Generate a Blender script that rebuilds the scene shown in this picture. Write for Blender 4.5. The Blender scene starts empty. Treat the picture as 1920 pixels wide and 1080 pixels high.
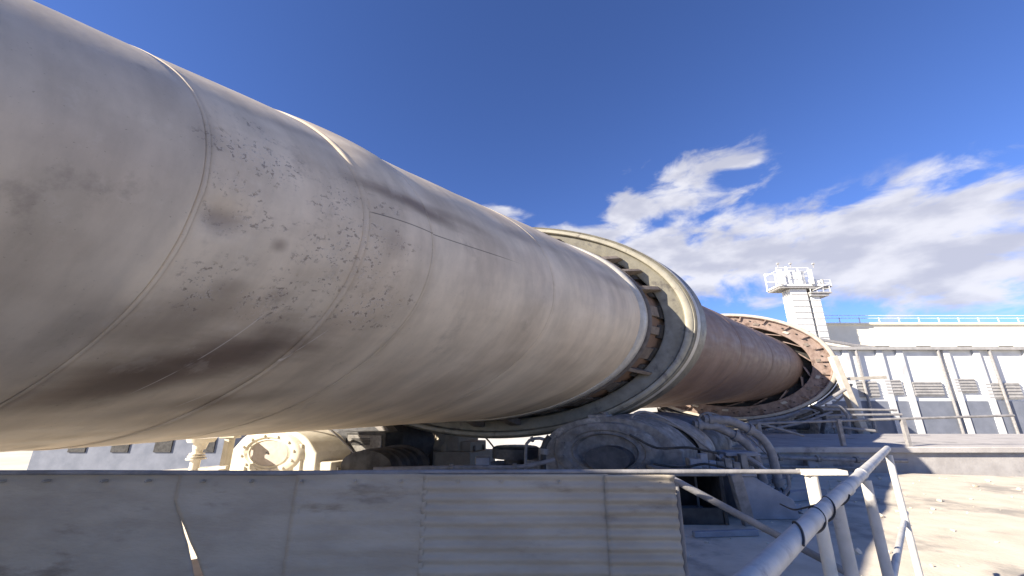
import bpy, bmesh, math, random
from mathutils import Vector, Matrix, noise
random.seed(7)
R = math.radians
scn = bpy.context.scene
col = scn.collection

# ------------------------------------------------------------------ camera
cam_d = bpy.data.cameras.new('camera')
cam = bpy.data.objects.new('camera', cam_d); col.objects.link(cam)
cam_d.sensor_fit = 'HORIZONTAL'; cam_d.sensor_width = 36.0
cam_d.lens = 36.0 * 746.0 / 1920.0
PITCH = R(17.0); EYE = 1.6
cam.location = (0, 0, EYE); cam.rotation_euler = (R(90) + PITCH, 0, 0)
cam_d.clip_start = 0.05; cam_d.clip_end = 20000
scn.camera = cam
scn.render.resolution_x = 1024; scn.render.resolution_y = 576

# ------------------------------------------------------------------ kiln line: along / across / up
P0 = Vector((-7.7189, 1.716, 3.1907))
D = Vector((0.8382, 0.9071, 0.0382)); E1 = Vector((1.8156, -0.4194, 0.0)); E2 = Vector((-0.0321, -0.0347, 0.9993))
def G(p): return P0 + p[0] * D + p[1] * E1 + p[2] * E2
MI = Matrix((D, E1, E2)).transposed().inverted()
def Ginv(p): return MI @ (Vector(p) - P0)

# ------------------------------------------------------------------ sun, sky, exposure
SUN_K = 1.0
L = (-SUN_K * D - 0.42 * E1 + 0.91 * E2).normalized()
SUN_EL = math.asin(L.z); SUN_AZ = math.atan2(L.x, L.y)
sun_d = bpy.data.lights.new('sun', 'SUN'); sun_d.energy = 5.0; sun_d.angle = R(0.53); sun_d.color = (1.0, 0.90, 0.76)
sun = bpy.data.objects.new('sun', sun_d); col.objects.link(sun)
sun.rotation_euler = L.to_track_quat('Z', 'Y').to_euler(); sun.location = (-20, -5, 30)

world = bpy.data.worlds.new('World'); scn.world = world; world.use_nodes = True
wn = world.node_tree; wn.nodes.clear()
def N(tree, typ, **kw):
    n = tree.nodes.new(typ)
    for k, v in kw.items():
        if k in n.inputs: n.inputs[k].default_value = v
        else: setattr(n, k, v)
    return n
def math_n(tree, op, a, b=None, clamp=False):
    n = tree.nodes.new('ShaderNodeMath'); n.operation = op; n.use_clamp = clamp
    for i, s in enumerate((a, b)):
        if s is None: continue
        if hasattr(s, 'links'): tree.links.new(s, n.inputs[i])
        else: n.inputs[i].default_value = s
    return n.outputs[0]
def smooth(tree, x, lo, hi, o0=0.0, o1=1.0):
    n = tree.nodes.new('ShaderNodeMapRange'); n.interpolation_type = 'SMOOTHSTEP'
    tree.links.new(x, n.inputs['Value'])
    n.inputs['From Min'].default_value = lo; n.inputs['From Max'].default_value = hi
    n.inputs['To Min'].default_value = o0; n.inputs['To Max'].default_value = o1
    return n.outputs['Result']
SKY_STR = 0.055
sky = N(wn, 'ShaderNodeTexSky', sky_type='NISHITA', sun_disc=False, sun_elevation=SUN_EL, sun_rotation=SUN_AZ,
        altitude=2000.0, air_density=1.0, dust_density=0.2, ozone_density=4.0)
tc = N(wn, 'ShaderNodeTexCoord')
sep = N(wn, 'ShaderNodeSeparateXYZ'); wn.links.new(tc.outputs['Generated'], sep.inputs[0])
def wdir(px, py):
    x = (px - 959.5) / 746.0; y = -(py - 540.0) / 746.0
    return Vector((x, math.cos(PITCH) - y * math.sin(PITCH), y * math.cos(PITCH) + math.sin(PITCH))).normalized()
# cloud layer: noise on directions, gathered in banks low in the sky
mp = N(wn, 'ShaderNodeMapping'); mp.inputs['Scale'].default_value = (1.0, 1.0, 2.3)
wn.links.new(tc.outputs['Generated'], mp.inputs['Vector'])
n1 = N(wn, 'ShaderNodeTexNoise', noise_dimensions='3D'); n1.inputs['Scale'].default_value = 7.0; n1.inputs['Detail'].default_value = 9.0; n1.inputs['Roughness'].default_value = 0.56; n1.inputs['Distortion'].default_value = 0.35
wn.links.new(mp.outputs[0], n1.inputs['Vector'])
n2 = N(wn, 'ShaderNodeTexNoise', noise_dimensions='3D'); n2.inputs['Scale'].default_value = 2.6; n2.inputs['Detail'].default_value = 3.0
wn.links.new(mp.outputs[0], n2.inputs['Vector'])
def blob(px, py, rad, flat=2.0):
    c = wdir(px, py)
    v = N(wn, 'ShaderNodeVectorMath', operation='SUBTRACT'); wn.links.new(tc.outputs['Generated'], v.inputs[0]); v.inputs[1].default_value = c
    m = N(wn, 'ShaderNodeVectorMath', operation='MULTIPLY'); wn.links.new(v.outputs[0], m.inputs[0]); m.inputs[1].default_value = (1, 1, flat)
    l = N(wn, 'ShaderNodeVectorMath', operation='LENGTH'); wn.links.new(m.outputs[0], l.inputs[0])
    return smooth(wn, l.outputs['Value'], 0.0, rad, 1.0, 0.0)
bank = None
for (px, py, rad, flat, amp) in ((1400, 480, .42, 2.5, 1.0), (1560, 485, .42, 2.5, 1.0), (1230, 490, .36, 2.6, 1.0), (1180, 395, .17, 2.2, .9), (1290, 345, .25, 2.0, .82),
                                 (1370, 325, .16, 2.4, .62), (940, 398, .12, 3.0, .75), (1110, 450, .22, 2.5, .85), (1750, 470, .45, 2.2, 1.0), (1520, 385, .12, 2.5, .38), (1930, 430, .4, 2.2, .9)):
    b = math_n(wn, 'MULTIPLY', blob(px, py, rad, flat), amp)
    bank = b if bank is None else math_n(wn, 'MAXIMUM', bank, b)
elev = sep.outputs['Z']
low = math_n(wn, 'MULTIPLY', smooth(wn, elev, 0.02, 0.14), smooth(wn, elev, 0.22, 0.42, 1.0, 0.0))
gen = math_n(wn, 'MULTIPLY', low, smooth(wn, n2.outputs['Fac'], 0.50, 0.72))
gen = math_n(wn, 'MULTIPLY', gen, smooth(wn, sep.outputs['Y'], 0.30, -0.1))   # other banks stand round the rest of the horizon
bank = math_n(wn, 'MAXIMUM', bank, gen)
dens = math_n(wn, 'ADD', math_n(wn, 'MULTIPLY', n1.outputs['Fac'], 1.25), math_n(wn, 'MULTIPLY', bank, 0.62))
cover = smooth(wn, dens, 0.83, 1.08)
cover = math_n(wn, 'MULTIPLY', cover, smooth(wn, bank, 0.04, 0.3))
n3 = N(wn, 'ShaderNodeTexNoise', noise_dimensions='3D'); n3.inputs['Scale'].default_value = 9.0; n3.inputs['Detail'].default_value = 6.0
wn.links.new(mp.outputs[0], n3.inputs['Vector'])
ccol = N(wn, 'ShaderNodeMix', data_type='RGBA')
wn.links.new(smooth(wn, n3.outputs['Fac'], 0.36, 0.66), ccol.inputs['Factor'])
CB = 1.0 / SKY_STR
ccol.inputs['A'].default_value = (0.20 * CB, 0.205 * CB, 0.245 * CB, 1); ccol.inputs['B'].default_value = (0.30 * CB, 0.30 * CB, 0.325 * CB, 1)
mixw = N(wn, 'ShaderNodeMix', data_type='RGBA')
wn.links.new(math_n(wn, 'MULTIPLY', cover, 0.95), mixw.inputs['Factor'])
hs = N(wn, 'ShaderNodeMix', data_type='RGBA'); hs.blend_type = 'MULTIPLY'; hs.inputs['Factor'].default_value = 1.0; hs.inputs['B'].default_value = (.84, .92, 1.30, 1); wn.links.new(sky.outputs[0], hs.inputs['A'])
wn.links.new(hs.outputs['Result'], mixw.inputs['A']); wn.links.new(ccol.outputs['Result'], mixw.inputs['B'])
bg = N(wn, 'ShaderNodeBackground'); bg.inputs['Strength'].default_value = SKY_STR
wn.links.new(mixw.outputs['Result'], bg.inputs['Color'])
wo = N(wn, 'ShaderNodeOutputWorld'); wn.links.new(bg.outputs[0], wo.inputs[0])

scn.view_settings.view_transform = 'Standard'; scn.view_settings.look = 'None'
scn.view_settings.gamma = 1.0; scn.view_settings.use_curve_mapping = False
scn.view_settings.exposure = 1.6
scn.render.engine = 'CYCLES'
scn.cycles.max_bounces = 6; scn.cycles.diffuse_bounces = 4

# ------------------------------------------------------------------ pixel helpers (photo 1920 x 1080)
def ray(px, py):
    x = (px - 959.5) / 746.0; y = -(py - 540.0) / 746.0
    return Vector((x, math.cos(PITCH) - y * math.sin(PITCH), y * math.cos(PITCH) + math.sin(PITCH)))
def at_y(px, py, Y): r = ray(px, py); return Vector((0, 0, EYE)) + r * (Y / r.y)
def at_z(px, py, Z): r = ray(px, py); return Vector((0, 0, EYE)) + r * ((Z - EYE) / r.z)

# ------------------------------------------------------------------ materials
MATS = {}
def mat(name, c1, c2, scale=4.0, rough=(0.6, 0.85), metal=0.0, bump=0.25, bscale=40.0, c3=None, c3_amt=0.5, c3_scale=1.5, spec=0.35, stretch=(1, 1, 1)):
    m = bpy.data.materials.new(name); m.use_nodes = True; t = m.node_tree; t.nodes.clear()
    out = N(t, 'ShaderNodeOutputMaterial'); b = N(t, 'ShaderNodeBsdfPrincipled'); t.links.new(b.outputs[0], out.inputs[0])
    geo = N(t, 'ShaderNodeNewGeometry')
    mpn = N(t, 'ShaderNodeMapping'); mpn.inputs['Scale'].default_value = stretch; t.links.new(geo.outputs['Position'], mpn.inputs[0])
    a = N(t, 'ShaderNodeTexNoise'); a.inputs['Scale'].default_value = scale; a.inputs['Detail'].default_value = 7; a.inputs['Roughness'].default_value = 0.6; t.links.new(mpn.outputs[0], a.inputs[0])
    mx = N(t, 'ShaderNodeMix', data_type='RGBA'); mx.inputs['A'].default_value = (*c1, 1); mx.inputs['B'].default_value = (*c2, 1)
    t.links.new(smooth(t, a.outputs['Fac'], 0.3, 0.7), mx.inputs['Factor'])
    colr = mx.outputs['Result']
    if c3:
        q = N(t, 'ShaderNodeTexNoise'); q.inputs['Scale'].default_value = c3_scale; q.inputs['Detail'].default_value = 8; q.inputs['Roughness'].default_value = 0.65; t.links.new(mpn.outputs[0], q.inputs[0])
        mx3 = N(t, 'ShaderNodeMix', data_type='RGBA'); t.links.new(colr, mx3.inputs['A']); mx3.inputs['B'].default_value = (*c3, 1)
        t.links.new(smooth(t, q.outputs['Fac'], 0.68 - 0.3 * c3_amt, 0.8 - 0.25 * c3_amt), mx3.inputs['Factor'])
        colr = mx3.outputs['Result']
    t.links.new(colr, b.inputs['Base Color'])
    t.links.new(smooth(t, a.outputs['Fac'], 0.25, 0.75, rough[1], rough[0]), b.inputs['Roughness'])
    b.inputs['Metallic'].default_value = metal; b.inputs['Specular IOR Level'].default_value = spec
    if bump:
        bn = N(t, 'ShaderNodeTexNoise'); bn.inputs['Scale'].default_value = bscale; bn.inputs['Detail'].default_value = 5; t.links.new(mpn.outputs[0], bn.inputs[0])
        bp = N(t, 'ShaderNodeBump'); bp.inputs['Strength'].default_value = bump; bp.inputs['Distance'].default_value = 0.01
        t.links.new(bn.outputs['Fac'], bp.inputs['Height']); t.links.new(bp.outputs[0], b.inputs['Normal'])
    MATS[name] = m
    return m

def attr(t, name):
    n = N(t, 'ShaderNodeAttribute'); n.attribute_name = name; return n.outputs['Fac']
def shell_material(name, base1, base2, stain, hot):
    """dusty kiln shell; 'kt' is metres along the kiln, 'ka' degrees round it"""
    m = bpy.data.materials.new(name); m.use_nodes = True; t = m.node_tree; t.nodes.clear()
    out = N(t, 'ShaderNodeOutputMaterial'); b = N(t, 'ShaderNodeBsdfPrincipled'); t.links.new(b.outputs[0], out.inputs[0])
    geo = N(t, 'ShaderNodeNewGeometry'); pos = geo.outputs['Position']
    kt = attr(t, 'kt'); ka = attr(t, 'ka')
    kaR = math_n(t, 'MULTIPLY', ka, 2.1 * math.pi / 180.0)
    cmb = N(t, 'ShaderNodeCombineXYZ'); t.links.new(kt, cmb.inputs[0]); t.links.new(kaR, cmb.inputs[1])
    uv = cmb.outputs[0]
    def nz(vec, scale, detail=6, rough=.6, sc=(1, 1, 1)):
        mpn = N(t, 'ShaderNodeMapping'); mpn.inputs['Scale'].default_value = sc; t.links.new(vec, mpn.inputs[0])
        a = N(t, 'ShaderNodeTexNoise'); a.inputs['Scale'].default_value = scale; a.inputs['Detail'].default_value = detail; a.inputs['Roughness'].default_value = rough
        t.links.new(mpn.outputs[0], a.inputs[0]); return a.outputs['Fac']
    a = nz(uv, 1.5, 7, .55, (1.0, .5, 1)); fine = nz(uv, 14, 6, .65); streak = nz(uv, 1.6, 5, .55, (.9, 3.0, 1))
    mx = N(t, 'ShaderNodeMix', data_type='RGBA'); mx.inputs['A'].default_value = (*base1, 1); mx.inputs['B'].default_value = (*base2, 1)
    t.links.new(smooth(t, math_n(t, 'ADD', math_n(t, 'MULTIPLY', a, .7), math_n(t, 'MULTIPLY', streak, .3)), .36, .64), mx.inputs['Factor'])
    colr = mx.outputs['Result']
    def over(colr, fac, c):
        k = N(t, 'ShaderNodeMix', data_type='RGBA'); t.links.new(colr, k.inputs['A']); k.inputs['B'].default_value = (*c, 1); t.links.new(fac, k.inputs['Factor']); return k.outputs['Result']
    rowf = None
    def ell(t0, a0, st, sa, tilt=0.0, wob=.35):
        # soft edged patch centred at (t0, a0): radii st metres along, sa metres round; tilt in metres round per metre along
        dx = math_n(t, 'SUBTRACT', kt, t0)
        dy = math_n(t, 'SUBTRACT', math_n(t, 'SUBTRACT', kaR, a0 * 2.1 * math.pi / 180), math_n(t, 'MULTIPLY', dx, tilt))
        q = math_n(t, 'ADD', math_n(t, 'POWER', math_n(t, 'ABSOLUTE', math_n(t, 'DIVIDE', dx, st)), 2.0), math_n(t, 'POWER', math_n(t, 'ABSOLUTE', math_n(t, 'DIVIDE', dy, sa)), 2.0))
        q = math_n(t, 'ADD', math_n(t, 'SQRT', q), math_n(t, 'MULTIPLY', math_n(t, 'SUBTRACT', streak, .5), wob * 2))
        return smooth(t, q, .12, 1.12, 1.0, 0.0)
    if hot:
        # soot bands burnt on to the shell; the faint top band is painted shading
        for (t0, a0, st, sa, tilt, amt) in ((2.58, -37, .72, .36, .48, .92), (2.25, -47, .60, .28, .5, .75), (2.9, -52, .7, .16, .35, .5), (3.50, 12.6, .70, .17, -.10, .8), (4.1, 14, .5, .10, -.05, .35), (2.08, -8, .15, .15, 0, .5), (2.43, -10.3, .07, .08, 0, .55),
                                            (2.1, -30, .5, .3, .4, .35), (5.4, 20, 1.2, .16, 0, .25), (7.2, 14, .7, .2, 0, .3),
                                            (2.28, -21, .14, .10, .2, .3), (2.6, -21, .12, .10, 0, .35), (3.2, -3, .12, .2, 0, .25), (2.6, 27, .9, .12, .1, .22)):
            colr = over(colr, math_n(t, 'MULTIPLY', ell(t0, a0, st, sa, tilt), amt), stain)
        # flaked scale: small dark chips gathered in patches
        vor = nz(uv, 25, 8, .74, (1, .8, 1)); gate = smooth(t, nz(uv, 4.5, 4, .6), .40, .56); clus = None
        for (t0, a0, st, sa) in ((2.12, -3, .26, .34), (2.28, -21, .30, .30), (2.6, -22, .26, .24), (2.9, -6, .5, .8), (3.25, -20, .5, .3), (2.25, 10, .4, .5)):
            e_ = ell(t0, a0, st, sa, 0, .8); clus = e_ if clus is None else math_n(t, 'MAXIMUM', clus, e_)
        chip = math_n(t, 'MULTIPLY', smooth(t, vor, .545, .575), math_n(t, 'MULTIPLY', smooth(t, clus, .05, .5), gate))
        colr = over(colr, math_n(t, 'MULTIPLY', chip, .6), (.16, .122, .095))
        rim = math_n(t, 'MULTIPLY', smooth(t, vor, .51, .545), math_n(t, 'MULTIPLY', clus, gate))
        colr = over(colr, math_n(t, 'MULTIPLY', math_n(t, 'SUBTRACT', rim, chip, True), .5), (.70, .64, .56))
        # paler newer plate beyond the seam
        colr = over(colr, math_n(t, 'MULTIPLY', smooth(t, math_n(t, 'ADD', kt, math_n(t, 'MULTIPLY', math_n(t, 'SUBTRACT', a, .5), .6)), 2.0, 1.9), .35), (.36, .32, .27))
        # long thin lines scraped along the shell
        scr = math_n(t, 'MULTIPLY', smooth(t, math_n(t, 'ABSOLUTE', math_n(t, 'SUBTRACT', ka, 4.55)), 0.0, .28, 1.0, 0.0), math_n(t, 'MULTIPLY', smooth(t, kt, 2.98, 3.02), smooth(t, kt, 4.9, 4.3)))
        colr = over(colr, math_n(t, 'MULTIPLY', scr, .8), (.05, .045, .04))
        # pale scratches round the lower left of the shell
        for (t0, a0, a1, sl) in ((2.50, -50, -24, .008), (2.92, -56, -26, .010)):
            ln = math_n(t, 'ABSOLUTE', math_n(t, 'SUBTRACT', math_n(t, 'SUBTRACT', kt, t0), math_n(t, 'MULTIPLY', math_n(t, 'SUBTRACT', ka, (a0 + a1) / 2), sl)))
            ln = math_n(t, 'MULTIPLY', smooth(t, ln, 0.0, .007, 1.0, 0.0), math_n(t, 'MULTIPLY', smooth(t, ka, a0, a0 + 4), smooth(t, ka, a1, a1 - 4)))
            colr = over(colr, math_n(t, 'MULTIPLY', math_n(t, 'MULTIPLY', ln, gate), .75), (.68, .62, .54))
        # rubbed pale dust patches
        dp = math_n(t, 'MULTIPLY', smooth(t, nz(uv, 3.2, 8, .7, (1.2, .8, 1)), .56, .66), smooth(t, kt, 6.5, 3.0))
        colr = over(colr, math_n(t, 'MULTIPLY', dp, .18), (.70, .63, .52))
        dk_ = math_n(t, 'MULTIPLY', smooth(t, nz(uv, 1.9, 8, .68, (1.1, .7, 1)), .56, .70), smooth(t, kt, 7.5, 3.0))
        colr = over(colr, math_n(t, 'MULTIPLY', dk_, .42), (.20, .165, .135))
        chh = math_n(t, 'MULTIPLY', chip, -2.2)
    else:
        chh = math_n(t, 'MULTIPLY', fine, .2)
    mot = nz(uv, 2.6, 7, .6, (1.3, .38, 1))
    mm = N(t, 'ShaderNodeMix', data_type='RGBA'); mm.blend_type = 'MULTIPLY'; mm.inputs['Factor'].default_value = 1.0
    t.links.new(colr, mm.inputs['A']); cr = N(t, 'ShaderNodeCombineColor'); g_ = smooth(t, mot, .3, .7, .84, 1.10)
    for q_ in range(3): t.links.new(g_, cr.inputs[q_])
    t.links.new(cr.outputs[0], mm.inputs['B']); colr = mm.outputs['Result']
    spk = smooth(t, nz(uv, 48, 3, .5), .68, .74)
    colr = over(colr, math_n(t, 'MULTIPLY', spk, .35), (.09, .08, .072))
    t.links.new(colr, b.inputs['Base Color'])
    b.inputs['Metallic'].default_value = 0.0; b.inputs['Specular IOR Level'].default_value = .4
    t.links.new(smooth(t, streak, .3, .7, .48, .68), b.inputs['Roughness'])
    h = math_n(t, 'ADD', math_n(t, 'MULTIPLY', fine, .35), math_n(t, 'ADD', math_n(t, 'MULTIPLY', a, 1.5), chh))
    bp = N(t, 'ShaderNodeBump'); bp.inputs['Strength'].default_value = .35; bp.inputs['Distance'].default_value = .012
    t.links.new(h, bp.inputs['Height']); t.links.new(bp.outputs[0], b.inputs['Normal'])
    MATS[name] = m
shell_material('shell_near', (.56, .46, .335), (.68, .575, .43), (.15, .105, .078), True)
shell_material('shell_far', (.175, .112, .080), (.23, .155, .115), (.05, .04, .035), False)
mat('tyre_steel', (.25, .232, .178), (.33, .308, .24), 5, (.36, .55), 0, .25, 60, (.12, .103, .082), .4, 3, spec=.7)
mat('tyre_face', (.125, .115, .085), (.185, .17, .125), 5, (.36, .55), 0, .25, 60, (.07, .062, .05), .45, 3, spec=.7)  # greasy face, darkened further so its shaded recess reads dark
mat('tyre_dark', (.09, .078, .072), (.14, .125, .115), 6, (.5, .75), 0, .3, 50)
mat('edge_steel', (.42, .40, .35), (.52, .495, .44), 8, (.35, .5), 0.2, .15, 60)
mat('block_dust', (.14, .115, .095), (.22, .185, .155), 7, (.6, .85), 0, .3, 50, (.2, .14, .12), .35, 4)
mat('gear_rust', (.20, .142, .115), (.31, .235, .195), 4, (.6, .85), 0, .3, 40, (.11, .075, .06), .5, 2.2)
mat('gear_pale', (.40, .36, .295), (.50, .46, .385), 4, (.5, .8), 0, .2, 40, (.40, .32, .26), .3, 2)
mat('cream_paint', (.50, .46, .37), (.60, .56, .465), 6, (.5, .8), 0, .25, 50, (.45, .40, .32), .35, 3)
mat('cap_dust', (.36, .315, .275), (.43, .38, .335), 9, (.6, .85), 0, .2, 60)
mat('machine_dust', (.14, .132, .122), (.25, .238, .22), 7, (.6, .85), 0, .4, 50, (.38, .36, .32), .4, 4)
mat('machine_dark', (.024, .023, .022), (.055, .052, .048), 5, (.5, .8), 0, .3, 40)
mat('roller_steel', (.055, .054, .056), (.10, .098, .098), 6, (.4, .65), 0.1, .2, 60)
mat('rim_worn', (.20, .185, .17), (.30, .28, .26), 8, (.35, .55), .3, .1, 60)
mat('sheet_dusty', (.37, .32, .245), (.46, .405, .315), 2.2, (.6, .85), 0, .35, 26, (.25, .208, .155), .4, 1.3, stretch=(1, 1, 3.5))
mat('rail_paint', (.42, .41, .38), (.54, .525, .49), 7, (.45, .7), 0, .2, 60, (.24, .225, .22), .35, 4)
mat('rail_cream', (.70, .64, .52), (.80, .75, .64), 7, (.45, .7), 0, .2, 60, (.48, .42, .34), .3, 5)
mat('pipe_dusty', (.17, .165, .165), (.27, .26, .255), 7, (.5, .75), 0, .25, 50)
mat('concrete', (.33, .31, .295), (.42, .40, .38), 2.5, (.8, .95), 0, .4, 30, (.17, .165, .165), .4, .8)
mat('deck_dust', (.49, .435, .345), (.59, .53, .43), 2.4, (.8, .95), 0, .7, 24, (.30, .275, .235), .55, .7)
mat('plate_blue', (.20, .21, .235), (.29, .30, .325), 3, (.5, .75), 0, .2, 40)
mat('white_casing', (.62, .62, .60), (.72, .72, .70), 1.0, (.5, .75), 0, .1, 20, (.55, .54, .51), .3, .5)
mat('casing_joint', (.30, .30, .30), (.38, .38, .37), 2, (.6, .8), 0, 0)
mat('platform_grey', (.26, .255, .25), (.36, .35, .34), 2, (.6, .8), 0, .1, 20)
mat('cream_wall', (.74, .69, .56), (.80, .75, .62), .6, (.8, .95), 0, .15, 10, (.66, .60, .48), .3, .3)
mat('grey_wall', (.46, .46, .46), (.54, .54, .53), .8, (.8, .95), 0, .15, 14, (.38, .38, .38), .35, .5)
mat('blue_shed', (.13, .145, .18), (.17, .185, .225), .8, (.6, .85), 0, .1, 14)
mat('ground_dust', (.48, .44, .35), (.57, .53, .43), .15, (.85, .98), 0, .4, 3, (.24, .21, .18), .4, .04)
mat('hill', (.17, .16, .16), (.25, .225, .2), .004, (.9, 1), 0, 0)
mat('yellow_paint', (.55, .42, .10), (.65, .50, .14), 6, (.5, .7), 0, .1, 50)

# ------------------------------------------------------------------ mesh building
class MB:
    def __init__(s, fr=None): s.v = []; s.f = []; s.fr = fr; s.at = None
    def add(s, vs, fs):
        o = len(s.v); s.v += [Vector(p) for p in vs]; s.f += [tuple(i + o for i in f) for f in fs]; return s
    def box(s, a, b):
        x0, y0, z0 = a; x1, y1, z1 = b
        vs = [(x0, y0, z0), (x1, y0, z0), (x1, y1, z0), (x0, y1, z0), (x0, y0, z1), (x1, y0, z1), (x1, y1, z1), (x0, y1, z1)]
        return s.add(vs, [(0, 3, 2, 1), (4, 5, 6, 7), (0, 1, 5, 4), (1, 2, 6, 5), (2, 3, 7, 6), (3, 0, 4, 7)])
    def obox(s, c, ax, ay, az):
        c = Vector(c); ax = Vector(ax); ay = Vector(ay); az = Vector(az)
        vs = [c + sx * ax + sy * ay + sz * az for sz in (-1, 1) for (sx, sy) in ((-1, -1), (1, -1), (1, 1), (-1, 1))]
        return s.add(vs, [(0, 3, 2, 1), (4, 5, 6, 7), (0, 1, 5, 4), (1, 2, 6, 5), (2, 3, 7, 6), (3, 0, 4, 7)])
    def beam(s, p, q, w, h, up=(0, 0, 1)):
        p = Vector(p); q = Vector(q); d = (q - p); ln = d.length; d.normalize()
        side = d.cross(Vector(up));
        if side.length < 1e-4: side = d.cross(Vector((0, 1, 0)))
        side.normalize(); u = side.cross(d)
        return s.obox((p + q) / 2, d * ln / 2, side * w / 2, u * h / 2)
    def tube(s, path, r, seg=10):
        path = [Vector(p) for p in path]; n = len(path); rings = []
        d0 = (path[1] - path[0]).normalized(); a = d0.cross(Vector((0, 0, 1)))
        if a.length < 1e-3: a = d0.cross(Vector((0, 1, 0)))
        a.normalize()
        for i, p in enumerate(path):
            d = ((path[min(i + 1, n - 1)] - path[max(i - 1, 0)])).normalized()
            a = (a - d * a.dot(d)).normalized(); b = d.cross(a)
            rr = r[i] if isinstance(r, (list, tuple)) else r
            rings.append([p + rr * (math.cos(2 * math.pi * k / seg) * a + math.sin(2 * math.pi * k / seg) * b) for k in range(seg)])
        vs = [q for rg in rings for q in rg]; fs = []
        for i in range(n - 1):
            for k in range(seg):
                k2 = (k + 1) % seg
                fs.append((i * seg + k, i * seg + k2, (i + 1) * seg + k2, (i + 1) * seg + k))
        fs.append(tuple(range(seg - 1, -1, -1))); fs.append(tuple((n - 1) * seg + k for k in range(seg)))
        return s.add(vs, fs)
    def lathe(s, prof, c=(0, 0), seg=96, a0=0.0, a1=360.0, closed=False, rfun=None):
        """prof: [(along, radius)] turned about the kiln direction through (across, up) = c"""
        full = abs(a1 - a0) >= 359.9; n = seg if full else seg + 1; m = len(prof); vs = []
        for k in range(n):
            an = R(a0 + (a1 - a0) * k / seg)
            for (t, r) in prof:
                if rfun: r = rfun(t, math.degrees(an), r)
                vs.append((t, c[0] + r * math.cos(an), c[1] + r * math.sin(an)))
        fs = []; mm = m if closed else m - 1
        for k in range(seg):
            k2 = (k + 1) % n
            for j in range(mm):
                j2 = (j + 1) % m
                fs.append((k * m + j, k * m + j2, k2 * m + j2, k2 * m + j))
        if not full and closed:
            fs.append(tuple(range(m))); fs.append(tuple((n - 1) * m + j for j in range(m - 1, -1, -1)))
        return s.add(vs, fs)
    def prism(s, pts, t0, t1):
        """polygon in (across, up) pushed along the kiln from t0 to t1"""
        n = len(pts)
        vs = [(t0, a, b) for a, b in pts] + [(t1, a, b) for a, b in pts]
        fs = [tuple(range(n)), tuple(range(2 * n - 1, n - 1, -1))] + [(i, n + i, n + (i + 1) % n, (i + 1) % n) for i in range(n)]
        return s.add(vs, fs)
    def build(s, name, m, parent=None, bevel=0.0, ang=35, loc=None):
        me = bpy.data.meshes.new(name)
        org = Vector(loc) if loc is not None else (ROOT.get(parent.name, Vector((0, 0, 0))) if parent else None)
        vs = [s.fr(p) if s.fr else p for p in s.v]
        if org is None:
            org = Vector((sum(p.x for p in vs) / len(vs), sum(p.y for p in vs) / len(vs), min(p.z for p in vs)))
        me.from_pydata([tuple(p - org) for p in vs], [], s.f)
        bm = bmesh.new(); bm.from_mesh(me); bmesh.ops.recalc_face_normals(bm, faces=bm.faces); bm.to_mesh(me); bm.free()
        if s.at:
            for nm, vals in s.at.items():
                at = me.attributes.new(nm, 'FLOAT', 'POINT'); at.data.foreach_set('value', vals)
        me.materials.append(MATS[m])
        me.polygons.foreach_set('use_smooth', [True] * len(me.polygons)); me.set_sharp_from_angle(angle=R(ang))
        o = bpy.data.objects.new(name, me); col.objects.link(o)
        if parent: o.parent = parent; ROOT[o.name] = org
        else: o.location = org; ROOT[o.name] = org
        if bevel:
            bv = o.modifiers.new('bevel', 'BEVEL'); bv.width = bevel; bv.segments = 2; bv.limit_method = 'ANGLE'; bv.angle_limit = R(40)
        return o
ROOT = {}
def tag(o, label, cat, group=None):
    o['label'] = label; o['category'] = cat
    if group: o['group'] = group
    return o
def struct(o): o['kind'] = 'structure'; return o
def thing(name, label, cat, loc, group=None):
    o = bpy.data.objects.new(name, None); col.objects.link(o); o.location = loc; o.empty_display_size = .2
    ROOT[o.name] = Vector(loc); return tag(o, label, cat, group)
def arc_pts(p, q, r, n=6): return [Vector(p).lerp(Vector(q), i / n) for i in range(n + 1)]
def bez(p0, p1, p2, p3, n=14):
    p0, p1, p2, p3 = map(Vector, (p0, p1, p2, p3)); out = []
    for i in range(n + 1):
        u = i / n; v = 1 - u
        out.append(p0 * v ** 3 + p1 * 3 * v * v * u + p2 * 3 * v * u * u + p3 * u ** 3)
    return out

# ================================================================== GROUND AND SETTING
GZ = -9.0
gm = MB(); nx = 40
def gcoord(i): s_ = (i / nx) * 2 - 1; return math.copysign(abs(s_) ** 2.2, s_) * 4000
gm.add([(gcoord(i), gcoord(j) + 200, GZ) for j in range(nx + 1) for i in range(nx + 1)],
       [(j * (nx + 1) + i, j * (nx + 1) + i + 1, (j + 1) * (nx + 1) + i + 1, (j + 1) * (nx + 1) + i) for j in range(nx) for i in range(nx)])
struct(gm.build('ground', 'ground_dust', loc=(0, 0, 0)))
# far hills, low along the horizon
hm = MB(); nh = 120; vs = []; fs = []
for i in range(nh + 1):
    an = R(-75 + 150 * i / nh); rr = 1500
    h = 40 + 45 * (noise.noise((i * .09, 3.1, 0)) + .5 * noise.noise((i * .31, 9, 0)) + .25 * noise.noise((i * .9, 4, 0)))
    for (dr, hz) in ((0, 0), (160, .5), (340, 1.0), (600, .2)):
        vs.append(((rr + dr) * math.sin(an), (rr + dr) * math.cos(an), GZ - .5 + h * hz * (1 + .15 * noise.noise((i * .5, dr, 2)))))
for i in range(nh):
    for j in range(3): fs.append((i * 4 + j, i * 4 + j + 1, (i + 1) * 4 + j + 1, (i + 1) * 4 + j))
hm.add(vs, fs); struct(hm.build('hills', 'hill', loc=(0, 0, GZ), ang=80))

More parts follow.
